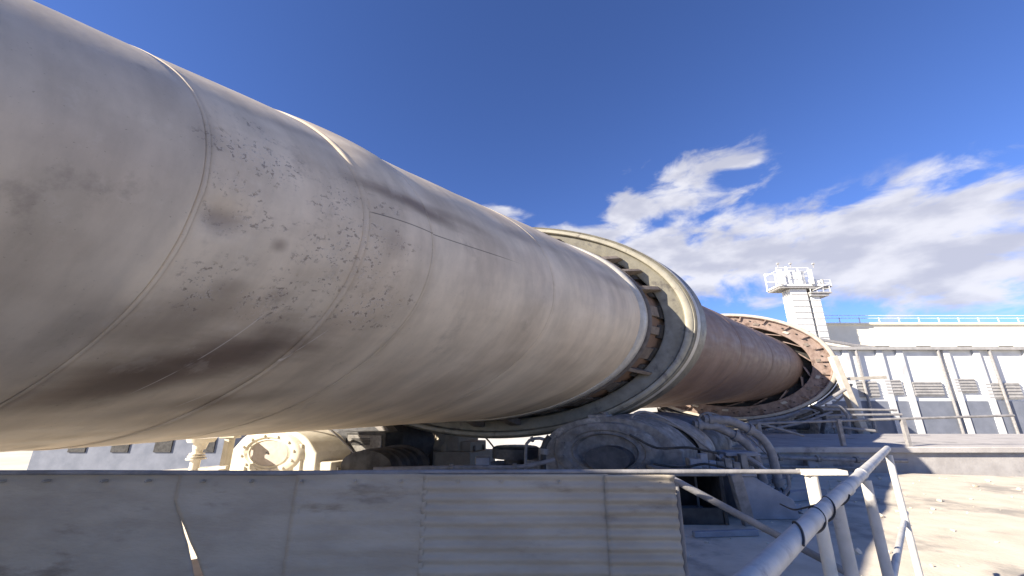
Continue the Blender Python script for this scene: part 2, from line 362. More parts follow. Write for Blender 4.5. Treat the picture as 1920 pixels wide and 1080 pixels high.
# deck of the kiln pier (top at z = 0)
dm = MB()
p = [G(q) for q in ((-9, .45, 0), (5.9, .45, 0), (5.9, -5.2, 0), (12.6, -5.2, 0), (12.6, 7.5, 0), (-9, 7.5, 0))]
dm.add([(q.x, q.y, -.9) for q in p] + [(q.x, q.y, 0) for q in p], [(5, 4, 3, 2, 1, 0), (6, 7, 8, 9, 10, 11)] + [(i, (i + 1) % 6, 6 + (i + 1) % 6, 6 + i) for i in range(6)])
struct(dm.build('deck', 'deck_dust'))
pm = MB()
p = [G(q) for q in ((6.6, -4.2, 0), (11.6, -4.2, 0), (11.6, 5.5, 0), (6.6, 5.5, 0))]
pm.add([(q.x, q.y, GZ) for q in p] + [(q.x, q.y, -.904) for q in p], [(3, 2, 1, 0), (4, 5, 6, 7), (0, 1, 5, 4), (1, 2, 6, 5), (2, 3, 7, 6), (3, 0, 4, 7)])
tag(pm.build('pier', 'concrete'), 'massive concrete pier under the deck that carries the near rollers', 'pier')

# ================================================================== ROTARY KILN
kiln = thing('rotary_kiln', 'huge dusty rotary kiln tube running away to the right with tyre and girth ring', 'kiln', G((8.7, 0, -2.6)))
def dent(t, a, r):
    """uneven, slightly buckled old plate"""
    x = math.cos(R(a)) * 2.1; y = math.sin(R(a)) * 2.1
    d = .026 * noise.noise((t * .55, x * .5 + 3, y * .5)) + .011 * noise.noise((t * 1.7, x * 1.3, y * 1.3 + 8))
    if 2.97 < t < 3.62: d += .034 * math.sin(math.pi * min(1, (t - 2.97) / .65)) ** .6 * (0.4 + 0.6 * max(0, math.sin(R(a + 30))))
    d += .03 * math.exp(-((t - 2.08) / .10) ** 2 - ((a + 7 + (360 if a > 180 else 0) - (360 if a > 180 else 0)) / 3.0) ** 2) * -1
    return r + d
def shell_section(t0, t1, r0, material, step, seg=200, df=dent, name='shell_plate'):
    n = max(2, int(round((t1 - t0) / step))); prof = [(t0 + (t1 - t0) * i / n, r0) for i in range(n + 1)]
    # plate edges roll in a few millimetres at each joint
    prof = [(t0, r0 - .012)] + [(t0 + .018, r0)] + prof[1:-1] + [(t1 - .018, r0)] + [(t1, r0 - .012)]
    b = MB(G); b.lathe(prof, seg=seg, rfun=(lambda t, a, r: df(t, a if a < 180 else a - 360, r)) if df else None)
    b.at = {'kt': [p[0] for p in b.v], 'ka': [math.degrees(math.atan2(p[2], p[1])) for p in b.v]}
    return b.build(name, material, kiln, ang=50)
cuts = [(-9.0, -5.2), (-5.2, -1.1), (-1.1, 1.94), (1.94, 2.97), (2.97, 3.60), (3.60, 5.42), (5.42, 7.86)]
for (a_, b_) in cuts:
    shell_section(a_, b_, 2.1 + (.004 if (a_ == 2.97) else 0), 'shell_near', .05 if a_ > 1 else (.08 if a_ > -2 else .3), 220)
def seam(t, r, w, h, name='weld_seam', m='shell_near', df=dent):
    b = MB(G); prof = [(t - w, r - .03), (t - w * .6, r + h * .7), (t, r + h), (t + w * .6, r + h * .7), (t + w, r - .03)]
    b.lathe(prof, seg=220, rfun=(lambda t_, a, r_: df(t_, a if a < 180 else a - 360, r_) + .003 * noise.noise((a * 1.7, t_, 0))) if df else None)
    b.at = {'kt': [p[0] for p in b.v], 'ka': [math.degrees(math.atan2(p[2], p[1])) for p in b.v]}
    return b.build(name, m, kiln, ang=60)
for t_ in (-5.2, -1.1, 1.94, 5.42): seam(t_, 2.1, .014, .004)
seam(2.97, 2.104, .016, .010); seam(3.60, 2.102, .014, .006)
# bright rolled edge ring where the shell meets the tyre seat, then the thick seat
b = MB(G); b.lathe([(7.80, 2.08), (7.80, 2.118), (7.84, 2.135), (7.92, 2.135), (7.96, 2.118), (7.96, 2.06)], seg=180); b.build('retaining_ring', 'edge_steel', kiln, ang=50)
b = MB(G); b.lathe([(7.95, 2.085), (8.2, 2.085), (10.2, 2.085)], seg=180)
b.at = {'kt': [p[0] for p in b.v], 'ka': [math.degrees(math.atan2(p[2], p[1])) for p in b.v]}
b.build('tyre_seat', 'shell_far', kiln, ang=50)  # dark shell colour also stands in for shade in the tyre gap
# second, thinner ring nearer the tyre
b = MB(G); b.lathe([(8.02, 2.08), (8.02, 2.13), (8.04, 2.14), (8.07, 2.14), (8.09, 2.13), (8.09, 2.08)], seg=180); b.build('retaining_ring', 'tyre_dark', kiln, ang=50)
# riding tyre: stepped near face, rounded outer edge
T1 = 8.45
tyre_prof = [(T1 + .12, 2.145), (T1 + .085, 2.155), (T1 + .07, 2.18), (T1 + .07, 2.375), (T1 + .05, 2.392), (T1 + .012, 2.402), (T1, 2.415), (T1 + .004, 2.470), (T1 + .02, 2.478), (T1 + .02, 2.490), (T1 + .012, 2.498), (T1 + .03, 2.523), (T1 + .07, 2.532), (T1 + .46, 2.532), (T1 + .50, 2.51), (T1 + .52, 2.47), (T1 + .52, 2.165), (T1 + .46, 2.145)]
b = MB(G); b.lathe(tyre_prof, seg=240, closed=True); tyre = b.build('tyre', 'tyre_face', kiln, ang=40)
b = MB(G); b.lathe([(T1 + .011, 2.400), (T1 - .003, 2.414), (T1 - .001, 2.471), (T1 + .014, 2.482)], seg=240); b.build('face_band', 'tyre_steel', tyre, ang=50)
b = MB(G); b.lathe([(T1 + .024, 2.5245), (T1 + .05, 2.536), (T1 + .12, 2.5365), (T1 + .12, 2.528)], seg=240); b.build('rolled_edge', 'edge_steel', tyre, ang=50)  # pale colour stands in for sky light caught on the rounded edge
# stop blocks that hold the tyre, and the pads under it
NB = 30
brackets = {1, 2, 3, 5, 6, 9, 13, 14, 18, 22, 23, 27}
for i in range(NB):
    an = 360.0 * i / NB + 4.0 + random.uniform(-1.6, 1.6)
    ca, sa = math.cos(R(an)), math.sin(R(an)); pr = random.uniform(-.03, .02)
    def kp(t, r, w): return (t, r * ca - w * sa, r * sa + w * ca)
    b = MB(G); vs = []
    if i in brackets:
        hw = random.uniform(.03, .06)
        for w in (-hw, hw):
            vs += [kp(8.10, 2.075, w), kp(8.50, 2.075, w), kp(8.50, 2.29 + pr, w * .9), kp(8.40, 2.29 + pr, w * .9), kp(8.10, 2.12, w)]
        b.add(vs, [(0, 1, 2, 3, 4), (9, 8, 7, 6, 5), (0, 5, 6, 1), (1, 6, 7, 2), (2, 7, 8, 3), (3, 8, 9, 4), (4, 9, 5, 0)])
        b.build('stop_bracket', 'block_dust', kiln, bevel=.008)
    else:
        hw = random.uniform(.06, .15)
        for w in (-hw, hw):
            vs += [kp(8.14, 2.075, w), kp(8.44, 2.075, w), kp(8.44, 2.125, w), kp(8.14, 2.118, w)]
        b.add(vs, [(0, 1, 2, 3), (7, 6, 5, 4), (0, 4, 5, 1), (1, 5, 6, 2), (2, 6, 7, 3), (3, 7, 4, 0)])
        b.build('stop_pad', random.choice(('block_dust', 'tyre_dark')), kiln, bevel=.01)
    b = MB(G); vs = []; hw = .14
    for w in (-hw, hw):
        vs += [kp(8.45, 2.088, w), kp(9.4, 2.088, w), kp(9.4, 2.142, w), kp(8.45, 2.142, w)]
    b.add(vs, [(0, 1, 2, 3), (7, 6, 5, 4), (0, 4, 5, 1), (1, 5, 6, 2), (2, 6, 7, 3), (3, 7, 4, 0)])
    b.build('seat_pad', 'machine_dark', kiln, bevel=.008)
# shell beyond the tyre
far_cuts = [(10.2, 14.0), (14.0, 18.0), (18.0, 21.5), (21.5, 25.6), (25.6, 32.0), (32.0, 40.0)]
for (a_, b_) in far_cuts:
    shell_section(a_, b_, 2.092, 'shell_far', .4, 140)
for t_ in (14.0, 18.0, 21.5): seam(t_, 2.094, .03, .005, m='shell_far')
# girth ring carried on spring plates
T2 = 24.374
gear_prof = [(T2 + .05, 2.36), (T2 + .02, 2.38), (T2 + .02, 2.86), (T2 - .06, 2.88), (T2 - .10, 2.90), (T2 - .12, 3.03), (T2 - .08, 3.06), (T2 + .62, 3.06), (T2 + .66, 3.02), (T2 + .66, 2.9), (T2 + .55, 2.86), (T2 + .55, 2.38), (T2 + .50, 2.36)]
b = MB(G); b.lathe([(T2 + .56, 2.06), (T2 + .56, 2.6), (T2 + .60, 2.6), (T2 + .60, 2.06)], seg=120, closed=True); b.build('shade_plate', 'machine_dark', kiln, ang=40)  # dark plate added so the gaps inside the ring look shaded
b = MB(G); b.lathe(gear_prof, seg=180, closed=True); gear = b.build('girth_ring', 'gear_rust', kiln, ang=40)
b = MB(G); b.lathe([(T2 - .118, 2.93), (T2 - .125, 2.96), (T2 - .125, 3.05), (T2 - .08, 3.066), (T2 + .2, 3.066), (T2 + .2, 3.05)], seg=180); b.build('rim_flange', 'gear_pale', gear, ang=50)
NS = 18
for i in range(NS):
    an = 360.0 * i / NS + 4
    # a spring plate leaves the ring and lies down tangentially on the shell
    b = MB(G); n = 8; top = []; bot = []; an += random.uniform(-2.5, 2.5)
    for j in range(n + 1):
        u = j / n; aa = R(an + 13.5 * u); r = 2.38 - .26 * (u ** .8)
        top.append((math.cos(aa) * (r + .025), math.sin(aa) * (r + .025))); bot.append((math.cos(aa) * (r - .025), math.sin(aa) * (r - .025)))
    b.prism(top + bot[::-1], T2 + .10, T2 + .50); sp = b.build('spring_plate', 'gear_rust', kiln, ang=40)
    aa = R(an + .8)
    b = MB(G); ca, sa = math.cos(aa), math.sin(aa)
    vs = []
    for w in (-.09, .09):
        vs += [(T2 - .02, 2.50 * ca - w * sa, 2.50 * sa + w * ca), (T2 + .5, 2.50 * ca - w * sa, 2.50 * sa + w * ca), (T2 + .5, 2.62 * ca - w * sa, 2.62 * sa + w * ca), (T2 - .02, 2.62 * ca - w * sa, 2.62 * sa + w * ca)]
    b.add(vs, [(0, 1, 2, 3), (7, 6, 5, 4), (0, 4, 5, 1), (1, 5, 6, 2), (2, 6, 7, 3), (3, 7, 4, 0)])
    b.build('lug', random.choice(('gear_pale', 'gear_rust', 'block_dust')), gear, bevel=.01)
    for k in range(2):
        aj = R(an + 6 + 9 * k); b = MB(G)
        b.lathe([(T2 - .02, .0001), (T2 - .02, .035), (T2 + .03, .035)], c=(2.70 * math.cos(aj), 2.70 * math.sin(aj)), seg=6); b.build('bolt', 'machine_dark', gear)
# radial stiffener ribs on the ring face
for i in range(24):
    an = R(360.0 * i / 24 + 2); ca, sa = math.cos(an), math.sin(an); b = MB(G); vs = []
    for w in (-.022, .022):
        vs += [(T2 - .07, 2.64 * ca - w * sa, 2.64 * sa + w * ca), (T2 + .03, 2.60 * ca - w * sa, 2.60 * sa + w * ca), (T2 + .03, 2.89 * ca - w * sa, 2.89 * sa + w * ca), (T2 - .09, 2.89 * ca - w * sa, 2.89 * sa + w * ca)]
    b.add(vs, [(0, 1, 2, 3), (7, 6, 5, 4), (0, 4, 5, 1), (1, 5, 6, 2), (2, 6, 7, 3), (3, 7, 4, 0)])
    b.build('stiffener', 'gear_rust', gear)

# ================================================================== ROLLERS AND BEARINGS
RU = -2.70; RL = 1.80; RR = .712
def roller(l, label):
    o = thing('support_roller', label, 'roller', G((8.7, l, RU - RR)), 'support rollers under the tyre')
    b = MB(G); b.lathe([(8.24, .0001), (8.24, .28), (8.32, .32), (8.34, .56), (8.26, .60), (8.22, .63), (8.22, RR - .03), (8.26, RR), (9.16, RR), (9.20, RR - .03), (9.20, .3), (9.20, .0001)], c=(l, RU), seg=72)
    b.build('wheel', 'roller_steel', o, ang=35)
    b = MB(G); b.lathe([(8.215, RR - .10), (8.212, RR - .04), (8.25, RR + .004), (8.42, RR + .004), (8.42, RR - .01)], c=(l, RU), seg=72); b.build('rim', 'rim_worn', o, ang=40)
    b = MB(G); b.lathe([(7.2, .0001), (7.2, .21), (8.26, .21)], c=(l, RU), seg=28); b.build('shaft', 'roller_steel', o)
    b = MB(G); b.lathe([(9.16, .21), (11.1, .21), (11.1, .0001)], c=(l, RU), seg=28); b.build('shaft', 'roller_steel', o)
    return o
roller(RL, 'dark steel support roller with a worn bright rim, on the camera side below the tyre')
roller(-RL, 'shaded steel support roller on the far side under the kiln')
def bearing(t0, l, m, capm, label, cover=True, k=1.0, du=.05):
    u = RU + du
    o = thing('bearing_housing', label, 'bearing', G((t0 + .35, l, -3.476)), 'roller bearing housings')
    pts = [(l - .56 * k, u - .40 * k), (l - .56 * k, u + .02)] + [(l + .50 * k * math.cos(R(a)), u + .05 * k + .44 * k * math.sin(R(a))) for a in range(160, 19, -10)] + [(l + .56 * k, u + .02), (l + .56 * k, u - .40 * k)]
    b = MB(G); b.prism(pts, t0 + .06, t0 + .66); b.build('housing', m, o, bevel=.02, ang=30)
    b = MB(G); b.box((t0 - .02, l - .78 * k, -3.474), (t0 + .74, l + .78 * k, u - .405 * k)); b.build('foot', m, o, bevel=.02)
    b = MB(G); b.lathe([(t0 + .06, .42 * k), (t0 + .0, .405 * k), (t0 - .02, .38 * k), (t0 - .02, .31 * k), (t0 + .01, .295 * k), (t0 + .01, .27 * k), (t0 - .015, .255 * k), (t0 + .03, .24 * k)] + ([] if cover else [(t0 + .30, .235 * k)]), c=(l, u), seg=48); ring = b.build('cover_ring', m, o, ang=35)
    if cover:
        b = MB(G); b.lathe([(t0 - .012, .0001), (t0 - .008, .12 * k), (t0 + .004, .25 * k)], c=(l, u), seg=40); cap = b.build('end_cap', capm, o, ang=40)
        b = MB(G); b.lathe([(t0 - .03, .0001), (t0 - .03, .018), (t0 - .012, .018)], c=(l, u), seg=8); b.build('plug', 'machine_dark', cap)
    else:
        b = MB(G); b.lathe([(t0 + .26, .0001), (t0 + .26, .13 * k), (t0 + .30, .24 * k)], c=(l, u), seg=40); b.build('end_cap', capm, o, ang=40)  # dark cap colour stands in for the shade inside the opening
    for i in range(12):
        a = R(30 * i + 10); b = MB(G)
        b.lathe([(t0 - .05, .0001), (t0 - .05, .022 * k), (t0 - .018, .022 * k)], c=(l + .345 * k * math.cos(a), u + .345 * k * math.sin(a)), seg=6); b.build('bolt', m, ring)
    for sx in (-1, 1):
        b = MB(G); b.box((t0 + .12, l + sx * .62 * k - .09, u - .404 * k), (t0 + .60, l + sx * .62 * k + .09, u - .16 * k)); b.build('clamp_lug', m, o, bevel=.02)
        for tt in (.22, .50):
            b = MB(); c0 = G((t0 + tt, l + sx * .72 * k, u - .404 * k)); b.tube([c0, c0 + Vector((0, 0, .14))], .035, 6); b.build('bolt', 'machine_dust', o)
        b = MB(G); b.box((t0 + .02, l + sx * .36 * k - .04, u - .40 * k), (t0 + .058, l + sx * .36 * k + .04, u + .18 * k)); b.build('rib', m, o, bevel=.01)
    b = MB(); c0 = G((t0 + .36, l - .1, u + .47 * k)); b.tube([c0, c0 + Vector((0, 0, .05)), c0 + Vector((0, 0, .055)), c0 + Vector((0, 0, .10))], [.05, .05, .08, .08], 10); b.build('filler_cap', m, o)
    b = MB(); c0 = G((t0 + .2, l + .2, u + .44 * k)); b.tube(bez(c0, c0 + Vector((.1, -.05, .3)), c0 + Vector((.7, 0, .25)), G((t0 + .5, l + .95 * k, u - .5 * k)), 12), .022, 8); b.build('grease_line', 'pipe_dusty', o)
    b = MB(G); b.box((t0 + .1, l - .18, u + .46 * k), (t0 + .3, l + .0, u + .52 * k)); b.build('inspection_lid', m, o, bevel=.01)
    return o
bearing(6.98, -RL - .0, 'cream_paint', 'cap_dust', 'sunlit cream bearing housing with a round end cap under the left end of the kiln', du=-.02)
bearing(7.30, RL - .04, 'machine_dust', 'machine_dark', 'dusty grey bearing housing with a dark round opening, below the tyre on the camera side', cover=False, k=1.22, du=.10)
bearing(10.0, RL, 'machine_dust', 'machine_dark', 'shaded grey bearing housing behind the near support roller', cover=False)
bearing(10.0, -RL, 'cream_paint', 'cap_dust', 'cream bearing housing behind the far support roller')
# dark cabinet added to hide the sunlit far roller and keep this gap dark
oc = thing('dark_cabinet', 'dark cabinet added right of the cream bearing to hide the sunlit roller', 'cabinet', G((7.8, -1.1, -3.476)))
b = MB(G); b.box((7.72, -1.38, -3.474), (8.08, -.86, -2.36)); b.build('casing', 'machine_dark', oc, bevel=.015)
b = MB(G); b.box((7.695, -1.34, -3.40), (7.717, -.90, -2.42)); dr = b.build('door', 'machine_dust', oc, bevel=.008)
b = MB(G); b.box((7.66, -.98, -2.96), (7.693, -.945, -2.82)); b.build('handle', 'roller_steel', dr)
for i in range(5):
    b = MB(G); b.box((7.682, -1.28, -2.62 + .03 * i), (7.694, -1.04, -2.605 + .03 * i)); b.build('louvre', 'machine_dark', dr)
# base frame: cross beams on the deck
fr = thing('base_frame', 'heavy dusty steel base frame under the rollers and bearings', 'frame', G((8.8, 0, -3.6)))
for (t0, t1) in ((6.80, 7.30), (7.55, 8.15), (9.9, 10.8)):
    b = MB(G); b.box((t0, -2.9, -3.58), (t1, 2.9, -3.48)); bm_ = b.build('cross_beam', 'machine_dust', fr, bevel=.015)
for l in (-2.6, -.8, .8, 2.6):
    b = MB(G); b.box((6.7, l - .12, -3.70), (10.9, l + .12, -3.583)); b.build('long_beam', 'machine_dark', fr, bevel=.015)
# thrust unit between the rollers
th = thing('thrust_roller', 'dark thrust roller unit standing under the middle of the tyre', 'roller', G((8.3, .45, -3.48)))
b = MB(G); b.box((7.9, .10, -3.478), (8.5, .85, -2.98)); b.build('housing', 'machine_dark', th, bevel=.03)
b = MB(); c0 = G((8.2, .46, -2.98)); b.tube([c0, c0 + Vector((0, 0, .10)), c0 + Vector((0, 0, .11)), c0 + Vector((0, 0, .30)), c0 + Vector((0, 0, .33))], [.25, .25, .5, .5, .45], 32); b.build('wheel', 'roller_steel', th)
# motor-like hydraulic pack in the shade beside the sunlit bearing
hp = thing('hydraulic_pack', 'dark hydraulic drum and pump in the shade beside the cream bearing', 'machine', G((7.4, -.75, -3.48)))
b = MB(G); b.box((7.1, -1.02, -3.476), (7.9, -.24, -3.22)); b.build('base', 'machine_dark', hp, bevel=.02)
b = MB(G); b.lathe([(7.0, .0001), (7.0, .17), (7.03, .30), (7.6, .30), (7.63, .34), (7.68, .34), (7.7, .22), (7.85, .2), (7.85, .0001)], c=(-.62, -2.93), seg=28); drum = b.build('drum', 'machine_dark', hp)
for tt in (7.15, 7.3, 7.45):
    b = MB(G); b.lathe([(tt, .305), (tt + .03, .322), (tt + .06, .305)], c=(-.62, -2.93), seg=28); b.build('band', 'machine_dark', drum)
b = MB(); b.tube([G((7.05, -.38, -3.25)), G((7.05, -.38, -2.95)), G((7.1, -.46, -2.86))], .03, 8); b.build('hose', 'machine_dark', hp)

# ================================================================== UNDER AND BEYOND THE KILN (seen through the gap)
wl = thing('grey_shed', 'pale grey rendered shed with a white plinth, seen under the kiln', 'building', at_y(800, 850, 24).xy.to_3d() + Vector((0, 0, GZ)))
xa = at_y(585, 850, 24).x; xb = at_y(1240, 850, 24).x; zp = at_y(800, 851, 24).z
b = MB(); b.box((xa, 24, GZ), (xb, 34, 2.4)); b.build('wall', 'grey_wall', wl)
b = MB(); b.box((xa - .05, 23.85, GZ), (xb + .05, 23.997, zp)); b.build('plinth', 'white_casing', wl)
b = MB(); b.box((xa - .4, 23.6, 2.4), (xb + .4, 34.4, 2.62)); b.build('roof', 'platform_grey', wl)
# white A-brace and posts in front of the shed
br = thing('white_brace', 'white slanting braces and post in front of the grey shed', 'frame', at_y(830, 855, 21).xy.to_3d() + Vector((0, 0, GZ)))
for (pa, pb) in (((818, 858), (832, 812)), ((818, 845), (868, 815)), ((846, 842), (841, 812))):
    b = MB(); q0 = at_y(*pa, 21); q1 = at_y(*pb, 21); dd = (q1 - q0).normalized(); b.beam(q0 - dd * .2, q1 + dd * 1.2, .12, .12, (0, 1, 0)); b.build('brace', 'white_casing', br)
b = MB(); q0 = at_y(820, 858, 21); b.box((q0.x - .2, 20.8, GZ), (q0.x + .28, 21.2, q0.z + .1)); b.build('post', 'white_casing', br)
for (px, lab) in ((1002, 'white steel post behind the gap below the tyre'),):
    q0 = at_y(px, 835, 19); b = MB(); b.box((q0.x - .13, 18.9, GZ), (q0.x + .13, 19.1, 2.0)); o = tag(b.build('post', 'white_casing'), lab, 'post')
    o.name = 'steel_post'
vv = thing('cream_valve', 'sunlit cream pipe valve with a yellow wheel seen below the tyre', 'valve', at_y(1042, 838, 16).xy.to_3d() + Vector((0, 0, GZ)))
q0 = at_y(1040, 822, 16); b = MB(); b.tube([(q0.x, 16, GZ), (q0.x, 16, q0.z - .15), (q0.x, 16, q0.z - .14), (q0.x, 16, q0.z - .06), (q0.x, 16, q0.z - .05), (q0.x, 16, q0.z + .5)], [.16, .16, .26, .26, .18, .18], 16); b.build('pipe', 'cream_paint', vv)
b = MB(); b.tube([Vector((q0.x + .15 + .2 * math.cos(R(a)), 15.75, q0.z - .2 + .2 * math.sin(R(a)))) for a in range(0, 361, 30)], .03, 6); b.build('hand_wheel', 'yellow_paint', vv)
# dark posts standing in the shade under the kiln
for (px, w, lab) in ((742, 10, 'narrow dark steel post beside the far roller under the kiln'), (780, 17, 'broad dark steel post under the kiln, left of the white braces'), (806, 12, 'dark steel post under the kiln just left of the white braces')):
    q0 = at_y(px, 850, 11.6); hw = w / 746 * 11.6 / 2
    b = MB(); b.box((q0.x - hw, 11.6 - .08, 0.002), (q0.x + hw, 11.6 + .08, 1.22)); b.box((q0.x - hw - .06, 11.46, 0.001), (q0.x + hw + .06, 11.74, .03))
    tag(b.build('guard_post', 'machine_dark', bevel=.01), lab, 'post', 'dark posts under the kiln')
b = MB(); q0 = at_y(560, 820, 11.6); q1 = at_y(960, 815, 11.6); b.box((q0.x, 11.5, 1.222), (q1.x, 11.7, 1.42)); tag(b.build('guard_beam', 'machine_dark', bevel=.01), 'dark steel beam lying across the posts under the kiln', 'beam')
# blue shed far left under the kiln
b = MB(); q0 = at_y(60, 850, 40); q1 = at_y(420, 850, 40); 
bs = thing('blue_shed', 'distant blue grey shed seen at the left under the kiln', 'building', ((q0.x + q1.x) / 2, 40, GZ))
b.box((q0.x, 40, GZ), (q1.x, 55, 3.0)); b.build('wall', 'blue_shed', bs)
for i in range(4):
    xw = q1.x - 2.6 - i * 4; b = MB(); b.box((xw, 39.9, -2.2), (xw + 1.6, 39.998, -.9)); b.build('window', 'machine_dark', bs)
b = MB(); b.add([(q0.x - .5, 39.5, 3.0), (q1.x + .5, 39.5, 3.0), (q1.x + .5, 47.5, 5.0), (q0.x - .5, 47.5, 5.0), (q1.x + .5, 55.5, 3.0), (q0.x - .5, 55.5, 3.0)], [(0, 1, 2, 3), (3, 2, 4, 5), (0, 3, 5), (1, 4, 2), (0, 5, 4, 1)]); b.build('roof', 'platform_grey', bs)
# cream standpipe left of the sunlit bearing
sp = thing('stand_pipe', 'cream standpipe with flanged joints left of the cream bearing', 'pipe', at_z(363, 886, .02))
q = at_z(363, 900, .02); Y0 = 8.4; q = at_y(363, 880, Y0)
b = MB(); b.tube([(q.x, Y0, 0.0), (q.x, Y0, .86)], .085, 16); b.build('pipe', 'rail_cream', sp)
zf = at_y(363, 856, Y0).z
for k in range(3):
    b = MB(); b.tube([(q.x, Y0, zf - .05 + .045 * k), (q.x, Y0, zf - .025 + .045 * k)], .17 - .02 * k, 16); b.build('flange', 'rail_cream', sp)
b = MB(); zt = at_y(366, 826, Y0).z; b.tube([(q.x + .02, Y0, .862), (q.x + .03, Y0, zt - .03), (q.x + .03, Y0, zt - .028), (q.x + .03, Y0, zt + .05)], [.11, .13, .22, .26], 16); b.build('hopper', 'rail_cream', sp)
b = MB(); qa = at_y(372, 880, Y0); qb = at_y(425, 876, Y0); b.beam(qa, qb, .08, .05); b.build('bracket', 'rail_cream', sp)
# bracket plate beside the bearing
b = MB(); q0 = at_y(412, 888, 8.7); q1 = at_y(436, 822, 8.7); b.box((q0.x, 8.62, 0.0), (q1.x, 8.8, q1.z)); b.box((q0.x - .1, 8.6, q1.z + .002), (q1.x + .1, 8.82, q1.z + .06))
tag(b.build('bracket_stand', 'cream_paint', bevel=.02), 'narrow cream bracket stand between the standpipe and the cream bearing', 'stand')

# ================================================================== CORRUGATED SCREEN AND RAILING (2.6 m ahead)
YS = 2.6
def sx(px): return (px - 959.5) / 746.0 * (at_y(960, 950, YS) - Vector((0, 0, EYE))).length * 0 + at_y(px, 950, YS).x
ztop = at_y(900, 889, YS).z
scr = thing('sheet_screen', 'dusty grey sheet metal screen along the deck below the kiln', 'screen', (-.6, YS, 0.0))
def sheet(px0, px1, depth, pitch, amp, yoff, cutl=None, cutr_=None):
    x0, x1 = sx(px0), sx(px1); nz_ = 150; nxs = max(8, int((x1 - x0) / .03)); b = MB(); vs = []; fs = []
    for j in range(nz_ + 1):
        z = .03 + (ztop - .03) * j / nz_
        for i in range(nxs + 1):
            xl = x0
            if cutl: xl = max(x0, cutl(z))
            xh = min(x1, cutr_(z)) if cutr_ else x1
            x = xl + (xh - xl) * i / nxs
            y = YS + yoff + amp * math.sin(2 * math.pi * z / pitch) + depth * noise.noise((x * 1.1, z * 2.2, yoff * 50)) + depth * .35 * noise.noise((x * 4, z * 7, 3))
            edge = min(1, (x1 - x) / .06)
            y -= .012 * (1 - edge)
            vs.append((x, y, z))
    for j in range(nz_):
        for i in range(nxs):
            k = j * (nxs + 1) + i; fs.append((k, k + 1, k + nxs + 2, k + nxs + 1))
    b.add(vs, fs); o = b.build('sheet', 'sheet_dusty', scr, ang=80)
    so = o.modifiers.new('thick', 'SOLIDIFY'); so.thickness = .003; so.offset = 1
    return o
zc0 = at_y(322, 945, YS).z; zc1 = at_y(352, 1018, YS).z; xc0 = at_y(322, 945, YS).x; xc1 = at_y(352, 1018, YS).x
cut = lambda z: xc0 + (xc1 - xc0) * ((zc0 - z) / (zc0 - zc1)) ** 1.0 + .012 * noise.noise((z * 9, 0, 0)) if z < zc0 + .02 else -1e9
cutr = lambda z: (cut(z) if z < zc0 + .01 else xc0) - .004 - .17 * max(0, zc0 - z) + .008 * noise.noise((z * 11, 5, 0))
sheet(318, 560, .012, .15, .0015, .018, cut); sheet(-160, 420, .014, .15, .0015, .030, None, cutr); sheet(545, 798, .010, .078, .0022, .009, None)
sheet(790, 1142, .006, .062, .0065, .0, None); sheet(1134, 1266, .004, .062, .0095, -.016, None)
for px in list(range(-120, 1260, 97)):        # screw heads with washers along the sheets
    for zz in (ztop - .04,):
        x = sx(px + 7 * math.sin(px)) ; b = MB(); b.tube([(x, YS - .018, zz), (x, YS - .010, zz), (x, YS - .0095, zz), (x, YS + .03, zz)], [.004, .005, .009, .009], 8); b.build('screw', 'sheet_dusty', scr)
def rail(name, pts, r, m, parent, seg=14): b = MB(); b.tube(pts, r, seg); return b.build(name, m, parent)
# sheet posts behind
for px in (-140, 90, 548, 798, 1140):
    b = MB(); x = sx(px); b.box((x - .025, YS + .045, 0.0), (x + .025, YS + .095, ztop - .012)); b.build('post', 'pipe_dusty', scr)
zr = at_y(900, 886, YS).z
rl = thing('deck_railing', 'thin dusty railing along the top of the sheet screen ending in a sunlit cream post', 'railing', (1.0, YS, 0.0))
rail('top_rail', [(sx(-170), YS + .02, zr - .004), (sx(140), YS + .02, zr - .002), (sx(500), YS + .02, zr - .006), (sx(800), YS + .02, zr), (sx(1262), YS + .02, zr + .002), (at_y(1508, 886, YS).x, YS + .02, zr + .002)], .0135, 'pipe_dusty', rl)
# T shaped end post
xt = at_y(1522, 890, YS).x
b = MB(); b.box((at_y(1503, 886, YS).x, YS - .03, zr - .014), (at_y(1583, 886, YS).x, YS + .055, zr + .014)); b.build('cap_plate', 'rail_cream', rl, bevel=.004)
b = MB(); b.tube([(xt, YS + .01, 0.0), (xt, YS + .01, zr - .016)], .034, 16); b.build('post', 'rail_cream', rl)
# stair rail running down from the screen corner
q0 = at_y(1262, 899, YS + .10); q1 = at_y(1480, 1016, YS + .10); dd = (q1 - q0)
st = thing('stair_rail', 'dusty slanting stair handrail running down right from the screen corner', 'railing', (q1.x, YS + .1, 0))
rail('rail', [q0 - dd * .01, q1 + dd * .9], .021, 'pipe_dusty', st)
q2 = q0 + dd * .02; b = MB(); b.tube([(q2.x, YS + .105, 0), q2], .018, 10); b.build('post', 'pipe_dusty', st)
